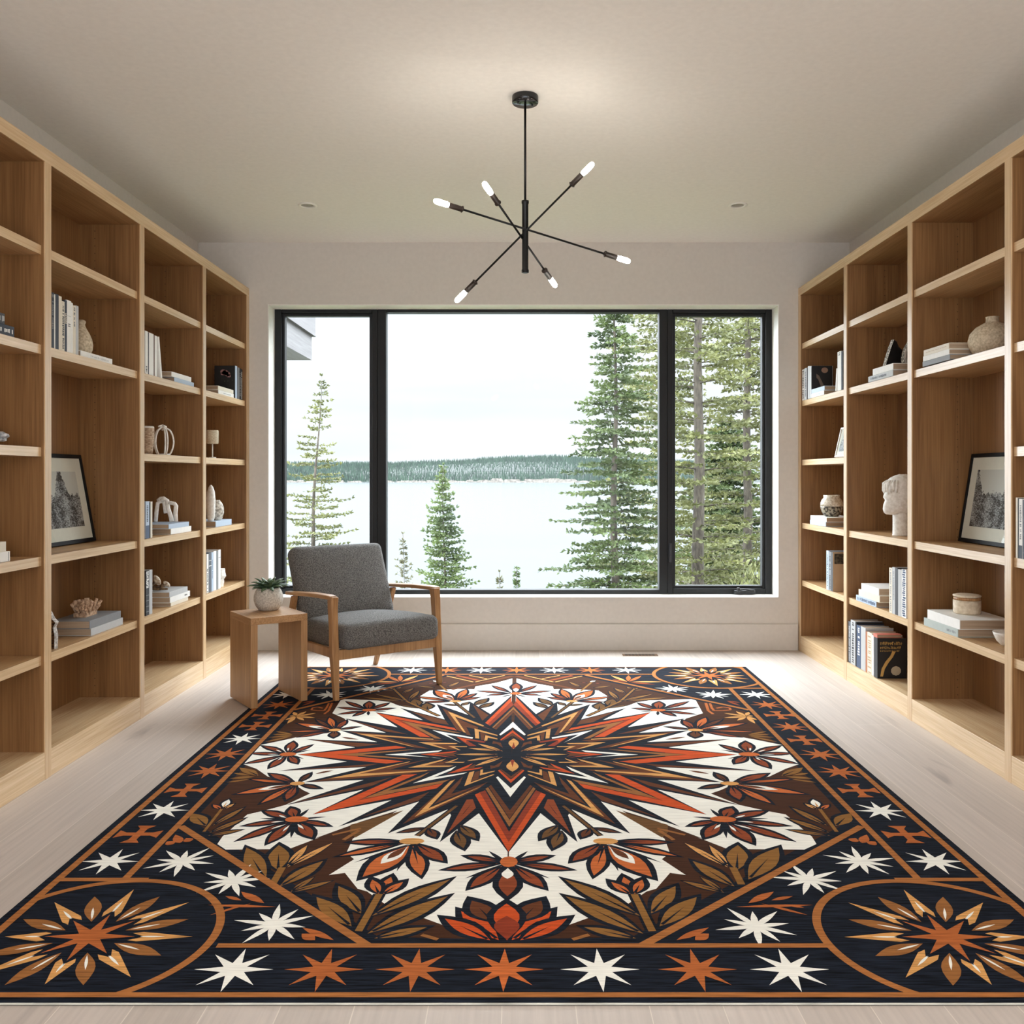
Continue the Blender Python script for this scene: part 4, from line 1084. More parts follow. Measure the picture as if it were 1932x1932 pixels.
o = m.build('cage_sculpture', white_clay); o.location = (-2.145, 5.395, Z4); tag(o, 'white open cage sculpture of curved ribs in the left bookcase', 'sculpture')
row(1, [(275, 281.6, 'lblue', .206, 'white and blue upright book next to the arch sculpture stack', dict(bands=[(0, .35, 'blue')], marks=(.45, .9, .5, 6), mcol='slate')),
        (281.8, 284, 'char', .200, 'thin dark upright book between the blue-white and cream books', {}),
        (284.2, 287.6, 'cream', .203, 'narrow cream upright book just before the arch sculpture stack', {})], Z3, 'small upright books by the arch sculpture')
zt = stackb(1, [(322.7, 361, .034, 'white', 'white book lying flat at the bottom under the arch sculpture', {}),
                (318.6, 356.6, .028, 'lblue', 'pale blue book lying directly under the arch sculpture', {})], Z3, 'flat books under the arch sculpture')
m = MB()
def bar(P, w=.016, t=.02):
    m.tube(P, [w * .62] * len(P), 8, flat=t / w)
bar([(.01, -.055, 0), (.008, -.05, .07), (.004, -.045, .112), (0, -.032, .122), (-.004, -.012, .120), (-.004, -.006, .10), (-.006, 0, .05)])
bar([(.014, -.018, .122), (.006, -.004, .138), (0, .010, .128), (0, .016, .08), (.004, .034, .03), (.006, .04, 0)])
bar([(-.004, .014, .112), (0, .03, .114), (.004, .056, .108), (.005, .066, .095), (.006, .062, .05), (.006, .066, 0)])
m.tube([(0, -.048, .128), (.004, -.03, .142), (.004, -.008, .144), (0, .006, .132)], .008, 8)
o = m.build('arch_sculpture', white_clay); o.location = (-2.150, 5.44, zt + .0095); o.rotation_euler = (0, 0, -PI / 2); tag(o, 'white clay sculpture of joined arches standing on two flat books', 'sculpture')
row(1, [(275.2, 281.6, 'char', .245, 'dark upright book with white striped lettering beside the shell stack', dict(marks=(.62, .98, .85, 12), mcol='white', bands=[(.08, .085, 'lgrey'), (.2, .205, 'lgrey'), (.33, .335, 'lgrey'), (.45, .455, 'lgrey')])),
        (281.8, 287.6, 'lgrey', .248, 'silver-grey upright book beside the shell stack', {})], Z2, 'upright books by the shell stack')
zt = stackb(1, [(322.5, 355, .022, 'cream', 'thin cream book at the bottom of the stack of three under the shells', {}),
                (321, 358.5, .034, 'white', 'white book in the middle of the stack of three under the shells', dict(marks=(.72, .85, .3, 5))),
                (319.8, 354, .031, 'lgrey', 'pale grey book on top of the stack of three under the shells', {})], Z2, 'flat books under the shells')
root = thing('shell_ornament', 'driftwood and pale shells ornament on the stack of three flat books', 'ornament', (-2.170, 5.40, zt), -PI / 2)
sm = speckled('bleached_shell', (150, 126, 98), (232, 222, 204), 70, .7)
r = random.Random(4); m = MB()
m.tube([(-.03, -.085, .012), (0, -.05, .016), (.02, 0, .014), (.0, .05, .010)], [.010, .014, .012, .006], 10)
m.tube([(.02, -.06, .02), (.0, -.03, .045), (-.02, -.04, .05)], [.010, .009, .005], 8)
m.tube([(-.01, .0, .014), (.01, .02, .03), (.0, .035, .026)], [.009, .008, .004], 8)
m.build('driftwood', speckled('driftwood', (64, 46, 30), (136, 106, 72), 60, .9), root)
for (y, z, ry, sc, tl) in ((-.008, .062, .5, .034, .5), (.050, .040, .9, .024, .9)):
    q = MB(); q.lathe([(.002, -1.0), (.28, -.82), (.50, -.35), (.55, .15), (.42, .62), (.22, .9), (.02, 1.05)], 20)
    xform(q, Matrix.Translation((.015, y, z)) @ Matrix.Rotation(tl, 4, 'X') @ Matrix.Scale(sc, 4))
    q.build('shell', sm, root)

# --- left bookcase, far bay
book(1, False, 6.535, Z5, .050, .240, .15, 'black', 'large black upright book whose cover with a pink flower faces the room', 'dark upright books at the window end', bands=[(0, 1, 'lblue')])
ct = C.objects[-1]
fb = [o for o in C.objects if o.get('label', '').startswith('large black upright book')][0]
m = MB(); r = random.Random(9)
for i in range(26):
    u, w = r.uniform(-.135, -.02), r.uniform(.02, .13); q = r.uniform(.003, .007)
    m.box(u, u + q, -.0006, .0004, w, w + q * 1.6)
m.build('cover_leaves', plain((74, 80, 56), .7), fb)
m = MB()
for k in range(7):
    a = k * .55 - .4; m.lathe([(.016, -.0003), (.014, .0003)], 10); 
xform(m, Matrix.Identity(4)); m = MB()
for du, dw, q in ((-.085, .195, .022), (-.07, .188, .024), (-.055, .178, .022), (-.045, .165, .016), (-.09, .18, .014)):
    n = 12; base = len(m.v)
    m.add([(du + q * math.cos(2 * PI * i / n), -.0008, dw + q * .8 * math.sin(2 * PI * i / n)) for i in range(n)], [tuple(range(n))])
m.build('cover_flower', plain(K['pink'], .7), fb)
row(1, [(449.6, 451.8, 'grey', .236, 'thin grey upright book beside the black flower-cover book', {}),
        (452, 454.6, 'black', .234, 'black upright book with pale lettering, second from the window-end panel', dict(marks=(.1, .9, .4, 8), mcol='lgrey')),
        (454.8, 457.4, 'char', .230, 'charcoal upright book with white lettering against the window-end panel', dict(marks=(.05, .9, .6, 18), mcol='white'))], Z5, 'dark upright books at the window end', d=.15)
stackb(1, [(412, 441, .030, 'white', 'white book lying flat at the bottom in front of the flower-cover book', dict(marks=(.3, .8, .3, 2), mcol='lgrey')),
           (411.5, 440.5, .027, 'cream', 'cream book lying on a white book in front of the flower-cover book', {})], Z5, 'flat pair by the flower-cover book')
t = thing('table_lamp', 'tiny table lamp with a cream drum shade on a thin white stem', 'lamp', (-2.118, 6.175, Z4))
MB().lathe([(.024, 0), (.024, .006), (.004, .009)], 24).build('base', white_clay, t)
MB().tube([(0, 0, .006), (0, 0, .11)], .0042, 12).build('stem', white_clay, t)
MB().lathe([(.034, .098), (.039, .102), (.040, .185), (.038, .192), (.036, .192), (.036, .104), (.034, .098)], 32, closed=False).build('shade', speckled('linen_shade', (196, 182, 152), (232, 224, 204), 200, .9), t)
MB().lathe([(.036, .186), (.001, .187)], 24).build('shade_top', speckled('linen_top', (190, 178, 150), (224, 214, 194), 200, .9), t)
zt = stackb(1, [(407, 437, .040, 'lblue', 'pale blue book lying flat under two white vases', {'d': .2})], Z3, 'flat book under the white vases')
v = MB().lathe([(.018, 0), (.024, .02), (.029, .09), (.030, .15), (.025, .20), (.015, .232), (.006, .245), (.001, .247)], 28).build('vase', white_clay)
v.location = (-2.122, 6.155, zt); tag(v, 'tall slim white vase with a rounded top on the pale blue book', 'vase')
mottled = speckled('mottled_clay', (150, 142, 130), (226, 220, 208), 50, .75, .4, .6)
v = MB().lathe([(.026, 0), (.038, .015), (.047, .055), (.046, .088), (.036, .118), (.024, .132), (.020, .140), (.017, .140), (.017, .125), (.001, .12)], 32).build('vase', mottled)
v.location = (-2.125, 6.285, zt); tag(v, 'round mottled grey-white vase next to the slim white vase', 'vase')
row(1, [(390, 393.6, 'white', .258, 'white upright book with black marks, nearest in the row by the clay blocks', dict(marks=(.02, .6, .7, 15))),
        (394, 399, 'slate', .262, 'slate upright book with a white stripe in the row by the clay blocks', dict(bands=[(.66, .68, 'white'), (.8, .81, 'white')])),
        (399.2, 402.6, 'lblue', .262, 'pale blue upright book in the row by the clay blocks', dict(marks=(.3, .8, .4, 2), mcol='blue')),
        (402.8, 408, 'white', .266, 'plain white upright book in the row by the clay blocks', {}),
        (408.2, 411.8, 'grey', .262, 'dark grey upright book second from the clay blocks', {}),
        (412, 416.6, 'white', .268, 'white upright book standing against the clay blocks', dict(bands=[(.8, .81, 'grey')]))], Z2, 'upright books by the clay blocks')
root = thing('block_sculpture', 'stack of two rough white clay blocks at the end of a book row', 'sculpture', (-2.115, 6.32, Z2))
for z, hh, q, dy in ((0, .055, .040, -.004), (.056, .068, .050, .003)):
    rr = random.Random(int(z * 1000) + 3); secs = []
    for f, k in ((0, .86), (.3, 1.0), (.62, .95), (1, .9)):
        secs.append([(q * k * math.cos(a) * rr.uniform(.85, 1.1) * .8, dy + q * k * math.sin(a) * rr.uniform(.85, 1.1), z + hh * f + rr.uniform(-.002, .002) * (0 < f < 1)) for a in [2 * PI * i / 7 for i in range(7)]])
    MB().loft(secs).build('block', white_clay, root, fix=True)

# --- right bookcase, far bay
row(-1, [(1513.2, 1517.4, 'white', .228, 'white upright book with black lettering against the window-end panel', dict(marks=(.05, .95, .7, 31))),
         (1517.6, 1521.8, 'lgrey', .232, 'pale upright book with grey lettering, second from the window-end panel', dict(marks=(.1, .95, .6, 21), mcol='slate')),
         (1522, 1524, 'black', .228, 'thin black upright book, third from the window-end panel', {}),
         (1524.2, 1527.4, 'lgrey', .238, 'pale grey upright book behind the black cover-out book', {})], Z5, 'upright books at the window end, right')
book(-1, False, RYp(1531), Z5, RYp(1527.6) - RYp(1531), .232, .15, 'black', 'black upright book whose cover with a tan sweep faces the room, right bookcase', 'upright books at the window end, right', bands=[(0, 1, 'lgrey')])
fb = [o for o in C.objects if o.get('label', '').startswith('black upright book whose cover with a tan sweep')][0]
m = MB()
P = [(.035, .175), (.055, .160), (.085, .10), (.115, .02), (.085, .02), (.065, .09), (.048, .135), (.036, .145)]
m.add([(x, -.0007, z) for x, z in P], [tuple(range(len(P)))]); n = 14
m.build('cover_sweep', plain((120, 104, 92), .7), fb)
m = MB(); m.add([(.095 + .024 * math.cos(2 * PI * i / n), -.0008, .20 + .020 * math.sin(2 * PI * i / n)) for i in range(n)], [tuple(range(n))])
m.build('cover_disc', plain((158, 124, 104), .7), fb)
stackb(-1, [(1554.5, 1530.5, .030, 'white', 'white book lying at the bottom in front of the tan-sweep book', {'marks': (.3, .6, .4, 3), 'mcol': 'lblue'}),
            (1555.5, 1531, .030, 'lblue', 'pale blue book lying on the white book in front of the tan-sweep book', {})], Z5, 'flat pair by the tan-sweep book', d=.14)
book(-1, False, RYp(1577.8), Z5 + .0007, .018, .150, .14, 'white', 'short thin white book leaning on the tall white book', 'upright books right of the tan-sweep book', lean=math.radians(7))
row(-1, [(1580, 1586.8, 'white', .256, 'tall white upright book with a dark mark at the top of its spine', dict(marks=(.9, .96, .5, 3), mcol='black', bands=None)),
         (1587, 1589.6, 'char', .250, 'thin dark upright book pressed to the oak upright beside the tall white book', {})], Z5, 'upright books right of the tan-sweep book')
picture('framed_picture', 'small white framed drawing leaning in the far bay of the right bookcase', -1, 2.115, 5.835, 6.095, Z4 + .005, .205, .045, plain((236, 234, 228), .5), .012, (.045, .045, .04, .04), 2,
        print_material('print_small', 0, .07, .12, .17, -1))
zt = stackb(-1, [(1558, 1528, .032, 'lblue', 'pale blue book lying at the bottom under the speckled pot', {}),
                 (1559.3, 1529, .032, 'white', 'white book lying directly under the speckled pot', {})], Z3, 'flat books under the speckled pot')
glaze = speckled('pale_glaze', (196, 184, 160), (236, 230, 216), 70, .35, .4, .6)
raw = speckled('dark_mottled_glaze', (44, 38, 30), (170, 160, 140), 70, .5, .42, .6)
v = thing('pot', 'round pot with pale glaze above and dark speckled glaze below', 'pot', (2.172, 6.31, zt))
MB().lathe([(.040, 0), (.052, .008), (.066, .030), (.074, .058), (.076, .072)], 36).build('lower_body', raw, v)
MB().lathe([(.076, .0722), (.075, .095), (.068, .115), (.056, .128), (.055, .132), (.055, .150), (.051, .150), (.050, .13), (.001, .12)], 36).build('upper_body', glaze, v)
book(-1, False, RYp(1571.5) , Z2, RYp(1568) - RYp(1571.5), .262, .2, 'tan', 'tan upright book whose cover with a dark photo faces the room', 'upright books on the lower far shelf', bands=[(0, 1, 'char')])
fb = [o for o in C.objects if o.get('label', '').startswith('tan upright book whose cover')][0]
MB().box(.01, .19, -.0008, .0002, .185, .255).build('cover_photo', speckled('dark_photo', (26, 24, 20), (96, 86, 66), 60, .6), fb)
row(-1, [(1559, 1563.4, 'lblue', .266, 'silvery blue upright book standing at the open end of its row', dict(marks=(.1, .9, .5, 9), mcol='slate')),
         (1563.6, 1567.8, 'grey', .262, 'grey upright book with dark lettering beside the tan cover-out book', dict(marks=(.05, .9, .6, 29), mcol='black'))], Z2, 'upright books on the lower far shelf')

# --- right bookcase, middle bay
zt = stackb(-1, [(1684.5, 1638, .034, 'lgrey', 'pale grey lettered book lying at the bottom under the black geode', dict(marks=(.25, .9, .45, 6), mcol='slate', d=.16)),
                 (1684.8, 1646.5, .037, 'white', 'white book lying directly under the black geode', {'d': .16})], Z5, 'flat books under the black geode')
geode = speckled('black_crystal', (8, 8, 9), (26, 25, 25), 40, .35, .4, .7)
grim = speckled('geode_crust', (90, 84, 74), (226, 222, 212), 110, .7)
slab('geode', 'black pointed geode wedge with a pale crust standing on a white book', [(-.050, 0), (.042, 0), (.060, .040), (.052, .075), (.058, .098), (.034, .118), (.020, .150), (.004, .160), (-.012, .120), (-.034, .055)], .035, (2.160, 5.235, zt), .12, geode, grim)
slab('striped_shell', 'white and brown striped shell standing behind the black geode', [(-.03, 0), (.03, 0), (.034, .05), (.02, .11), (.004, .14), (-.02, .10), (-.034, .04)], .03, (2.222, 5.165, zt), .1, speckled('striped_shell', (70, 54, 38), (236, 230, 220), 34, .5, .42, .58, 0, 3, (8, 8, .6)), grim)
root = thing('head_sculpture', 'rough white abstract head sculpture on a column neck in the right bookcase', 'sculpture', (2.21, 5.25, Z3))
MB().lathe([(.047, 0), (.047, .004), (.045, .01), (.044, .08), (.045, .13), (.047, .17)], 32).build('neck', white_clay, root)
rr = random.Random(8); mb = MB(); secs = []; n = 36   # the face looks out into the room: long jaw, hollow eyes, domed skull
HS = [(.122, -.060, .010, .020), (.126, -.086, .035, .036), (.135, -.099, .055, .048), (.155, -.103, .078, .058), (.180, -.101, .092, .065), (.198, -.093, .098, .068), (.208, -.090, .100, .070),
      (.222, -.100, .103, .071), (.236, -.097, .105, .073), (.250, -.090, .106, .075), (.262, -.092, .107, .077), (.280, -.096, .108, .079), (.300, -.092, .107, .078), (.320, -.080, .100, .072), (.338, -.058, .085, .060), (.350, -.032, .062, .043), (.357, -.008, .035, .022)]
for z, xf_, xb_, hw in HS:
    ring = []
    for i in range(n):
        a = 2 * PI * i / n; cx = math.cos(a); k = 1 + rr.uniform(-.012, .012)
        ex = abs(cx) ** .9 * (1 if cx > 0 else -1)
        ring.append(((xb_ if ex > 0 else -xf_) * ex * k, hw * math.sin(a) * k * (1 - .25 * max(0, -ex)), z + rr.uniform(-.0015, .0015)))
    secs.append(ring)
mb.loft(secs); mb.sm = [True] * len(mb.sm)
mb.build('head', white_clay, root, fix=True)
m = MB()
for i in range(11):   # flaking band of clay across the brow
    a = -1.0 + i * .2
    ca, sa = math.cos(a), math.sin(a)
    m.tube([(-.090 * ca, .068 * sa, .250 + .010 * math.sin(i * 1.7)), (-.097 * ca, .077 * sa, .272 + .008 * math.sin(i * 2.9)), (-.096 * ca, .077 * sa, .294 + .012 * math.sin(i * 2.3)), (-.078 * ca, .066 * sa, .322)], [.005, .009, .009, .004], 8)
m.build('brow', white_clay, root)
zt = stackb(-1, [(1653, 1615, .034, 'lblue', 'blue-white lettered book at the bottom of the stack of three', dict(marks=(.05, .9, .6, 6), mcol='blue')),
                 (1659.4, 1620, .040, 'cream', 'cream book in the middle of the stack of three', {}),
                 (1658, 1625, .041, 'white', 'white book on top of the stack of three beside upright books', {})], Z2, 'flat stack of three, right bookcase')
row(-1, [(1677.5, 1683, 'cream', .255, 'cream upright book with fine lettering next to the flat stack of three', dict(marks=(.05, .95, .4, 17), mcol='grey')),
         (1683.2, 1688.6, 'lgrey', .262, 'pale grey upright book, second from the flat stack of three', dict(marks=(.3, .9, .5, 7), mcol='grey')),
         (1688.8, 1694, 'char', .260, 'dark charcoal upright book, third from the flat stack of three', {}),
         (1694.2, 1700.8, 'lgrey', .258, 'smooth pale blue-grey upright book right of the charcoal book', {}),
         (1701, 1709.6, 'white', .264, 'white upright book with bold blue lettering beside the oak upright', dict(marks=(.03, .97, .75, 27), mcol='blue'))], Z2, 'upright books beside the flat stack of three')
row(-1, [(1600.4, 1604.8, 'slate', .262, 'slate upright book with pale lettering, first of the bottom shelf row', dict(marks=(.05, .9, .6, 17), mcol='lgrey')),
         (1605, 1613.6, 'lgrey', .278, 'tall pale upright book with dark lettering in the bottom shelf row', dict(marks=(.05, .95, .45, 14), mcol='char')),
         (1613.8, 1616, 'black', .274, 'thin black upright book in the bottom shelf row', {}),
         (1616.2, 1624, 'blue', .262, 'blue upright book with white lettering in the bottom shelf row', dict(marks=(.3, .95, .5, 5), mcol='white')),
         (1624.2, 1633, 'lgrey', .264, 'wide blank pale grey upright book in the bottom shelf row', {}),
         (1633.2, 1636, 'orange', .246, 'thin rust-orange upright book in the bottom shelf row', {}),
         (1636.2, 1644.8, 'cream', .248, 'cream upright book with line pattern in the bottom shelf row', dict(marks=(.02, .9, .8, 33), mcol='tan')),
         (1645, 1648.4, 'white', .242, 'narrow white upright book in the bottom shelf row', {})], ZB, 'upright books on the bottom shelf')
yb0 = RYp(1655.6); tb_ = RYp(1648.8) - yb0
book(-1, False, yb0, ZB, tb_, .236, .17, 'black', 'black upright book whose cover with gold lettering and curve faces the room', 'upright books on the bottom shelf', bands=[(0, 1, 'char')], marks=(.1, .9, .4, 3), mcol='lgrey')
fb = [o for o in C.objects if o.get('label', '').startswith('black upright book whose cover with gold')][0]
m = MB(); r = random.Random(21)
for zz, hh, x0, x1 in ((.196, .020, .016, .140), (.172, .018, .016, .136), (.158, .007, .016, .128)):
    x = x0
    while x < x1:
        q = r.uniform(.004, .010)
        m.box(x, x + q * .45, -.0008, .0002, zz, zz + hh * r.uniform(.6, 1)); m.box(x, x + q, -.0008, .0002, zz + hh * r.choice((.05, .4, .75)), zz + hh * r.choice((.25, .55, .95)))
        x += q + r.uniform(.002, .004)
m.build('cover_lettering', plain(K['gold'], .5), fb)
m = MB(); P0 = [(.092, .158), (.076, .125), (.05, .092), (.028, .055), (.018, .012)]; P1 = [(.072, .158), (.060, .132), (.032, .098), (.010, .058), (.002, .012)]
for i in range(4):
    a, b, c, d_ = P0[i], P0[i + 1], P1[i + 1], P1[i]
    m.add([(q[0] + .014, -.0008, q[1]) for q in (a, b, c, d_)], [(0, 1, 2, 3)])
m.build('cover_curve', plain(K['gold'], .5), fb)
n = 10; m = MB(); m.add([(.108 + .030 * math.cos(2 * PI * i / n + .3), -.0009, .045 + .028 * math.sin(2 * PI * i / n + .3)) for i in range(n)], [tuple(range(n))])
m.build('cover_rosette', plain((176, 164, 140), .7), fb)
book(-1, True, yb0 + .004, ZB + .2365, .020, .060, .145, 'salmon', 'thin salmon-pink booklet lying on top of the black gold-lettered book', 'booklet on the bottom shelf row')

# --- right bookcase, near bay
zt = stackb(-1, [(1792, 1740.5, .026, 'grey', 'blue-grey book at the bottom of the pile beside the round beige vase', {}),
                 (1790.3, 1741.5, .027, 'white', 'white book in the middle of the pile beside the round beige vase', {}),
                 (1790, 1742.5, .030, 'cream', 'off-white book on top of the pile beside the round beige vase', dict(marks=(.1, .9, .12, 5), mcol='tan'))], Z5 + .004, 'flat pile beside the round beige vase', d=.17)
v = MB().lathe([(.045, 0), (.06, .003), (.088, .025), (.105, .062), (.107, .085), (.098, .118), (.072, .148), (.040, .166), (.029, .171), (.0275, .190), (.030, .197), (.026, .197), (.023, .175), (.001, .17)], 44).build('vase', beige_stone)
v.location = (2.252, 4.31, Z5); tag(v, 'large round beige stone vase with a short narrow neck', 'vase')
picture('framed_picture', 'black framed forest print with a wide mat leaning in the right bookcase', -1, 2.308, 4.205, 4.768, Z3 + .004, .465, .072, picture_black, .020, (.085, .085, .085, .085), 3,
        print_material('print_right', 0, .26, .39, .47, -1))
zt = stackb(-1, [(1807, 1743, .040, 'sage', 'grey-green linen book lying under the thick white book with the jar', dict(marks=(.05, .3, .35, 4), mcol='grey', d=.24)),
                 (1810.6, 1749.7, .047, 'white', 'thick white book lying under the lidded jar', dict(d=.25))], Z2 - .006 + .006, 'flat books under the lidded jar')
j = thing('jar', 'cream lidded jar with a wooden band on the thick white book', 'jar', (2.225, 4.50, zt))
jar_m = speckled('cream_ceramic', (206, 188, 160), (226, 212, 188), 60, .6)
MB().lathe([(.058, 0), (.063, .004), (.064, .012), (.064, .068)], 40).build('body', jar_m, j)
MB().lathe([(.0625, .068), (.0625, .082)], 40).build('wooden_band', chair_wood, j)
MB().lathe([(.060, .082), (.065, .086), (.065, .092), (.055, .095), (.001, .096)], 40).build('lid', jar_m, j)
o = MB().lathe([(.020, 0), (.026, .002), (.045, .022), (.058, .052), (.061, .062), (.058, .062), (.053, .050), (.040, .024), (.02, .010), (.001, .008)], 36).build('bowl', white_clay)
o.location = (2.213, 4.105, Z2); tag(o, 'small white bowl at the near end of the jar shelf', 'bowl')

# --- right bookcase, bay at the picture edge
row(-1, [(1916.2, 1919.8, 'cream', .255, 'cream upright book nearest the oak upright at the right picture edge', {}),
         (1920, 1922, 'black', .252, 'thin black upright book at the right picture edge', {}),
         (1922.2, 1929, 'white', .250, 'white upright book with grey lettering at the right picture edge', dict(marks=(.3, .9, .5, 8), mcol='grey', bands=[(0, .22, 'navy')])),
         (1929.2, 1940, 'navy', .246, 'navy upright book cut by the right picture edge', {})], Z3, 'upright books at the right picture edge')

# ------------------------------------------------------------------ outdoors
ground = MB()
gx = [-60 + 6 * i for i in range(21)]; gy = [7.1, 9, 12, 16, 20, 26, 34, 60]; gz = [-1.6, -1.9, -2.4, -3.1, -4.0, -5.6, -7.3, -9.5]
V = [(x, y, z - .02 * abs(x) + .25 * math.sin(x * .7 + y)) for y, z in zip(gy, gz) for x in gx]
n = len(gx)
ground.add(V, [(j * n + i, j * n + i + 1, (j + 1) * n + i + 1, (j + 1) * n + i) for j in range(len(gy) - 1) for i in range(n - 1)], 0, True)
struct('hillside', ground, speckled('mossy_ground', (40, 48, 28), (76, 80, 50), 2.0, 1.0))
LAKE = -6.7
lake_m = bpy.data.materials.new('lake_water'); lake_m.use_nodes = True
b = lake_m.node_tree.nodes['Principled BSDF']
b.inputs['Base Color'].default_value = (*lin((60, 65, 67)), 1); b.inputs['Roughness'].default_value = 0.16
nz = lake_m.node_tree.nodes.new('ShaderNodeTexNoise'); nz.inputs['Scale'].default_value = .35; nz.inputs['Detail'].default_value = 3
tcn = lake_m.node_tree.nodes.new('ShaderNodeTexCoord'); bp = lake_m.node_tree.nodes.new('ShaderNodeBump')
bp.inputs['Strength'].default_value = .12; bp.inputs['Distance'].default_value = .2
lk = lake_m.node_tree.links.new; lk(tcn.outputs['Object'], nz.inputs['Vector']); lk(nz.outputs[0], bp.inputs['Height']); lk(bp.outputs[0], b.inputs['Normal'])
m = MB(); m.add([(-1500, 28, LAKE), (1500, 28, LAKE), (1500, 1500, LAKE), (-1500, 1500, LAKE)], [(0, 1, 2, 3)])
struct('lake', m, lake_m)
# far shore: low wooded ridge and a strip of pale rock along the waterline
FS = 1330.0
def ridge(x):
    px = x * F / FS + CX
    pxs = [(400, 40), (540, 41), (700, 40), (760, 43), (850, 46), (950, 53), (1060, 56), (1120, 52), (1300, 46), (1600, 40)]
    for (a, ha), (bb, hb) in zip(pxs, pxs[1:]):
        if a <= px <= bb: return (ha + (hb - ha) * (px - a) / (bb - a)) * FS / F
    return 40 * FS / F
m = MB(); xs = [-500 + 20 * i for i in range(51)]
V = []; 
for k, (dy, f) in enumerate(((0, 0.0), (14, .10), (70, .55), (150, .9), (260, 1.0), (420, .8))):
    for x in xs: V.append((x, FS + dy + 8 * math.sin(x * .05), LAKE + .2 + f * (ridge(x) - LAKE - HC + 1 - 12) + (1.2 * math.sin(x * .3) if k else 0)))
n = len(xs)
m.add(V, [(j * n + i, j * n + i + 1, (j + 1) * n + i + 1, (j + 1) * n + i) for j in range(5) for i in range(n - 1)], 0, True)
struct('far_hills', m, speckled('wooded_slope', (12, 19, 17), (20, 28, 24), .05, 1.0))
m = MB(); r = random.Random(2)
for i in range(260):
    x = r.uniform(-420, 300); s_ = r.uniform(2, 8) * (1.8 if -40 < x < 75 else 1)
    y = FS - 2 + 8 * math.sin(x * .05) + r.uniform(-3, 3); h_ = s_ * r.uniform(.25, .5)
    m.loft([[(x + s_ * math.cos(a), y + s_ * .5 * math.sin(a), LAKE - .2) for a in (0, 1.2, 2.4, 3.7, 5)], [(x + s_ * .6 * math.cos(a), y + s_ * .3 * math.sin(a), LAKE + h_) for a in (0.1, 1.3, 2.4, 3.7, 5)]])
tag(m.build('shore_rocks', speckled('shore_rock', (56, 52, 48), (92, 88, 82), .4, .9)), 'pale rocks along the far shoreline of the lake', 'rocks', kind='stuff')
fm = speckled('far_conifers', (20, 32, 28), (36, 52, 42), .12, 1.0, .38, .62)  # blue distance haze put into the conifer colour
m = MB()
for row_ in range(20):
    dy = 6 + row_ * 12.5; f = [0.0, .10, .55, .9, 1.0][min(4, int(row_ / 3.8))]
    fz = 0.0 + min(1, dy / 180) ** .9
    for i in range(380):
        x = -440 + i * 2.0 + r.uniform(-1.5, 1.5); hgt = r.uniform(6, 11); w_ = r.uniform(1.3, 2.2)
        zb = LAKE + .5 + fz * (ridge(x) - LAKE - HC - 12)
        y = FS + dy + 8 * math.sin(x * .05)
        k = 5; o = r.uniform(0, 6)
        vs = [(x + w_ * math.cos(2 * PI * q / k + o), y + w_ * math.sin(2 * PI * q / k + o), zb - 2) for q in range(k)] + [(x, y, zb + hgt)]
        m.add(vs, [(q, (q + 1) % k, k) for q in range(k)])
tag(m.build('forest', fm), 'dense haze-tinted conifer forest covering the far shore', 'forest', kind='stuff')

def needle_material(name, c1, c2):
    m = bpy.data.materials.new(name); m.use_nodes = True
    nt = m.node_tree; b = nt.nodes['Principled BSDF']
    tcn = nt.nodes.new('ShaderNodeTexCoord'); nz = nt.nodes.new('ShaderNodeTexNoise'); nz.inputs['Scale'].default_value = 2.2; nz.inputs['Detail'].default_value = 4
    nt.links.new(tcn.outputs['Object'], nz.inputs['Vector'])
    r = nt.nodes.new('ShaderNodeMapRange'); r.inputs['From Min'].default_value = .35; r.inputs['From Max'].default_value = .65; nt.links.new(nz.outputs[0], r.inputs['Value'])
    mx = nt.nodes.new('ShaderNodeMix'); mx.data_type = 'RGBA'; mx.inputs['A'].default_value = (*lin(c1), 1); mx.inputs['B'].default_value = (*lin(c2), 1)
    nt.links.new(r.outputs[0], mx.inputs['Factor']); nt.links.new(mx.outputs['Result'], b.inputs['Base Color'])
    b.inputs['Roughness'].default_value = .75
    tr = nt.nodes.new('ShaderNodeBsdfTranslucent'); nt.links.new(mx.outputs['Result'], tr.inputs[0])
    ms = nt.nodes.new('ShaderNodeMixShader'); ms.inputs[0].default_value = .35
    out = nt.nodes['Material Output']
    nt.links.new(b.outputs[0], ms.inputs[1]); nt.links.new(tr.outputs[0], ms.inputs[2]); nt.links.new(ms.outputs[0], out.inputs[0])
    return m
ND = {'green': needle_material('fir_needles', (40, 52, 28), (74, 86, 46)), 'lite': needle_material('young_needles', (48, 62, 34), (82, 96, 52)),
      'olive': needle_material('olive_needles', (58, 62, 34), (94, 96, 56)), 'dry': needle_material('dry_needles', (62, 62, 42), (90, 88, 62))}
bark = speckled('grey_bark', (46, 41, 35), (76, 69, 60), 30, .95, .35, .65, .4, 4, (1, 1, .3))
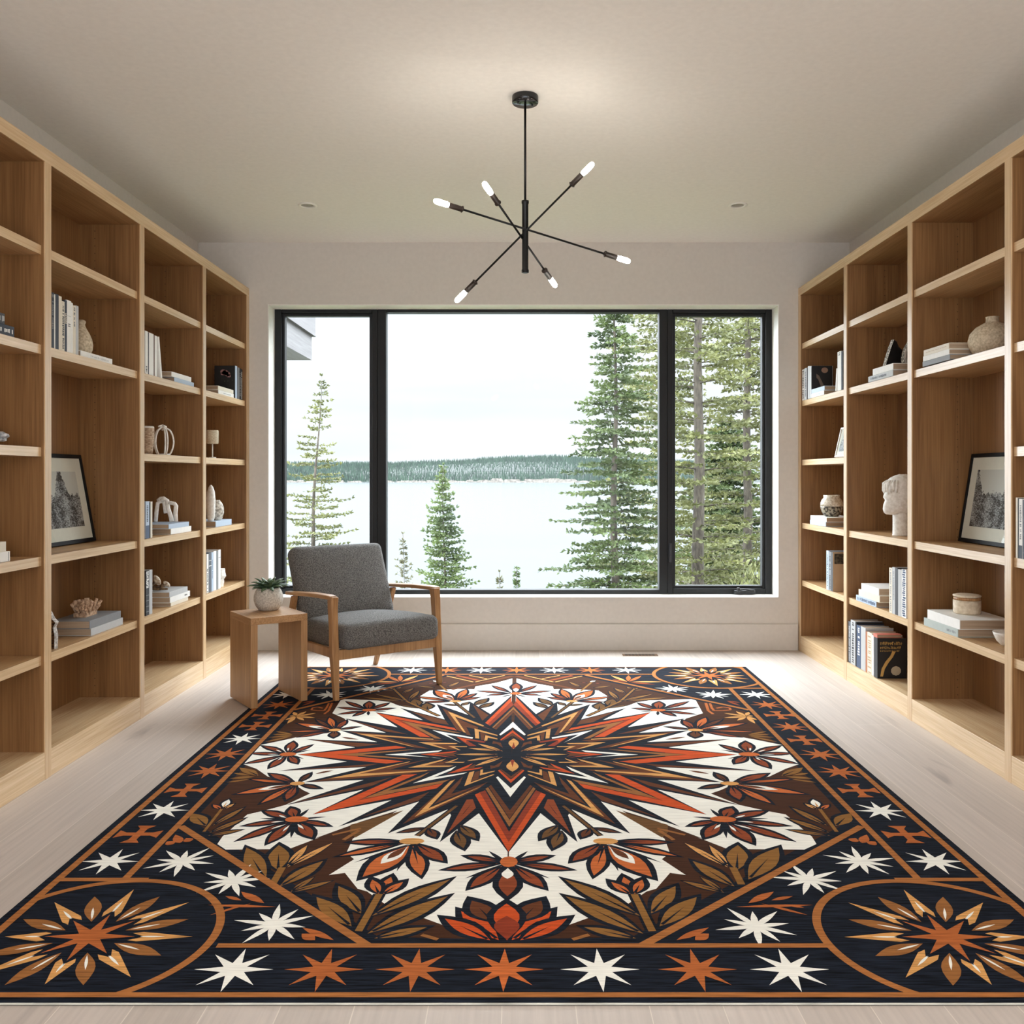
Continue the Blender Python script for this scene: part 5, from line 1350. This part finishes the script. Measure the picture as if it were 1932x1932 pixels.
def conifer(name, label, x, y, zbase, ztop, crown0, rmax, needle, seed, tr=.05, dz=.14, nb=6, dens=1.0, lean=0.0, pw=.8, droop=.35, bl=.055, bare=0.0, bw=.016, group='trees outside the window', maxz=99.0):
    r = random.Random(seed)
    root = thing(name, label, 'tree', (x, y, zbase), group=group)
    H = ztop - zbase; tk = MB(); fo = MB()
    ax = lambda z: Vector((lean * (z / H) ** 1.2 + .02 * math.sin(z * 2.1 + seed), .02 * math.cos(z * 1.7 + seed), z))
    P = [ax(H * i / 16) for i in range(17)]
    tk.tube(P, [max(.004, tr * (1 - i / 16.2)) for i in range(17)], 10)
    fv, ff = fo.v, fo.f
    def blades(p, d, k):
        for _ in range(k):
            u = (d + Vector((r.uniform(-.8, .8), r.uniform(-.8, .8), r.uniform(-.5, .7)))).normalized()
            L = bl * r.uniform(.6, 1.25); sd = u.cross(Vector((r.uniform(-1, 1), r.uniform(-1, 1), r.uniform(-1, 1))))
            if sd.length < 1e-4: continue
            sd = sd.normalized() * bw * r.uniform(.6, 1.1); n0 = len(fv); a = p
            fv.append(tuple(a)); fv.append(tuple(a + u * L * .5 + sd)); fv.append(tuple(a + u * L)); fv.append(tuple(a + u * L * .5 - sd))
            ff.append([n0, n0 + 1, n0 + 2, n0 + 3]); fo.mi.append(0); fo.sm.append(False)
    z = crown0 - zbase
    while z < H - .03 and z < maxz - zbase:
        fr = (H - z) / (ztop - crown0)
        for k in range(nb):
            if r.random() < bare: continue
            az = 2 * PI * (k + r.uniform(-.4, .4)) / nb + z * 7
            L = max(.04, rmax * fr ** pw * r.uniform(.55, 1.12))
            out = Vector((math.cos(az), math.sin(az), 0)); c0 = ax(min(H, z + r.uniform(-.05, .05)))
            def at(s): return c0 + out * (L * s) + Vector((0, 0, L * (.20 * s - droop * s * s + .16 * s ** 4)))
            nseg = 5
            tk.tube([at(s / nseg) for s in range(nseg + 1)], [max(.0015, .010 * L * (1 - .85 * s / nseg)) for s in range(nseg + 1)], 5)
            step = .055 / dens; s = .12 if dens > .6 else .35
            while s < 1.0:
                p = at(s); d = (at(min(1, s + .05)) - p).normalized()
                blades(p, d, 3)
                side = d.cross(Vector((0, 0, 1)))
                for sg in (-1, 1):
                    tl = (.30 * L * (1 - s) + .05) * r.uniform(.6, 1.1); td = (d * .8 + side * sg + Vector((0, 0, r.uniform(-.25, .1)))).normalized()
                    q = .3
                    while q <= 1.0:
                        blades(p + td * tl * q, td, 2); q += max(.22, .05 / tl / dens)
                s += step / L
        z += dz * (.6 + .4 * fr) * r.uniform(.85, 1.15)
    blades(ax(H), Vector((0, 0, 1)), 6)
    tk.build('trunk', bark, root); fo.build('foliage', ND[needle], root)
    return root
def wx(px, Y): return (px - CX) * Y / F
conifer('pine_tree', 'sparse leggy pine with gaps between its branches in the left casement', wx(577, 15), 15, -3.2, 1.3 + 190 * 15 / F, -.9, .92, 'olive', 21, tr=.075, dz=.17, nb=5, dens=.8, lean=.25, pw=.75, droop=.25, bare=.2, bl=.06, bw=.018)
conifer('fir_tree', 'small bright green young fir in the middle of the lake view', wx(838, 13), 13, -2.7, 1.3 + 22 * 13 / F, -1.5, .76, 'lite', 22, tr=.04, dz=.105, nb=7, dens=.95, pw=.85, droop=.2, bl=.055, bw=.015)
conifer('fir_tree', 'tall full green fir left of the right-hand window post', wx(1160, 12), 12, -2.4, 4.25, -1.4, 1.14, 'green', 23, tr=.085, dz=.15, nb=6, dens=.85, pw=.72, droop=.35, bl=.07, bw=.019)
conifer('pine_tree', 'tall tree with a straight bare grey trunk in the right casement', wx(1318, 13), 13, -2.8, 9.0, -.9, 1.5, 'olive', 24, tr=.12, dz=.28, nb=5, dens=.65, pw=.35, droop=.3, bare=.08, bl=.085, bw=.024, maxz=4.3)
conifer('pine_tree', 'second tall trunk nearer the right edge of the right casement', wx(1410, 15), 15, -3.1, 9.5, -1.2, 1.4, 'olive', 25, tr=.105, dz=.25, nb=5, dens=.65, pw=.35, droop=.35, bl=.085, bw=.026, maxz=4.6)
conifer('fir_tree', 'dense green fir behind the two trunks of the right casement', wx(1370, 19), 19, -3.9, 2.6, -2.6, 1.5, 'green', 26, tr=.09, dz=.17, nb=7, dens=.7, pw=.5, droop=.4, bl=.11, bw=.034)
conifer('fir_tree', 'green tree partly hidden behind the right-hand window post', wx(1255, 17), 17, -3.5, 5.8, -1.9, 1.35, 'olive', 27, tr=.09, dz=.22, nb=6, dens=.6, pw=.5, droop=.35, bl=.095, bw=.026)
conifer('sapling', 'thin dry sapling right beside the armchair back', wx(760, 12.5), 12.5, -2.6, 1.3 - 108 * 12.5 / F, -1.6, .34, 'dry', 28, tr=.014, dz=.11, nb=5, dens=.7, pw=.8, droop=.05, bl=.05, bw=.011)
conifer('sapling', 'tiny sapling tip just above the sill, left one of two', wx(941, 12), 12, -2.4, 1.3 - 180 * 12 / F, -1.0, .16, 'dry', 29, tr=.008, dz=.08, nb=4, dens=.8, droop=.0, bl=.045, bw=.011)
conifer('sapling', 'tiny green sapling tip just above the sill, right one of two', wx(976, 12), 12, -2.4, 1.3 - 172 * 12 / F, -1.0, .15, 'lite', 30, tr=.008, dz=.07, nb=5, dens=.8, droop=.0, bl=.045, bw=.012)
def bush(label, x, y, z0, rx, rz, needle, seed, cnt):
    r = random.Random(seed); root = thing('bush', label, 'bush', (x, y, z0), group='bushes below the window')
    m = MB(); st = MB()
    for i in range(12):
        a = r.uniform(0, 6.28); q = r.uniform(.3, .9)
        st.tube([(0, 0, 0), (rx * .4 * q * math.cos(a), rx * .4 * q * math.sin(a), rz * .5), (rx * .8 * q * math.cos(a), rx * .8 * q * math.sin(a), rz * r.uniform(.7, .95))], [.012, .008, .003], 5)
    for i in range(cnt):
        a, e, q = r.uniform(0, 6.28), math.asin(r.uniform(0, 1)), r.uniform(.45, 1) ** .5
        p = Vector((rx * q * math.cos(e) * math.cos(a), rx * q * math.cos(e) * math.sin(a), rz * q * math.sin(e)))
        u = (p.normalized() + Vector((r.uniform(-.8, .8), r.uniform(-.8, .8), r.uniform(-.3, .8)))).normalized(); L = r.uniform(.05, .11)
        sd = u.cross(Vector((r.uniform(-1, 1), r.uniform(-1, 1), .3))).normalized() * .014
        m.add([p, p + u * L * .5 + sd, p + u * L, p + u * L * .5 - sd], [(0, 1, 2, 3)])
    st.build('stems', bark, root); m.build('foliage', ND[needle], root)
bush('bright green bush below the bare trunk in the right casement', wx(1345, 10.5), 10.5, -2.2, .85, 2.15, 'lite', 41, 5200)
bush('olive bush at the right bottom corner of the right casement', wx(1425, 11.5), 11.5, -2.3, .8, 2.5, 'olive', 42, 4800)
bush('low green bush at the foot of the tall full fir', wx(1190, 11.0), 11.0, -2.3, .7, 1.75, 'green', 43, 3000)
bush('light green bush at the foot of the young fir', wx(815, 11.6), 11.6, -2.4, .55, 1.95, 'lite', 44, 2400)
# grey boarded corner of the roof overhang outside the left casement
m = MB(); m.box(-4.2, -2.235, 8.4, 9.6, 2.545, 3.6); m.box(-4.25, -2.20, 8.3, 9.65, 2.80, 2.815); m.box(-4.2, -2.20, 8.35, 9.62, 2.815, 3.6)
struct('eave', m, wood('grey_boards', (74, 72, 73), (92, 90, 91), 'y', .8))
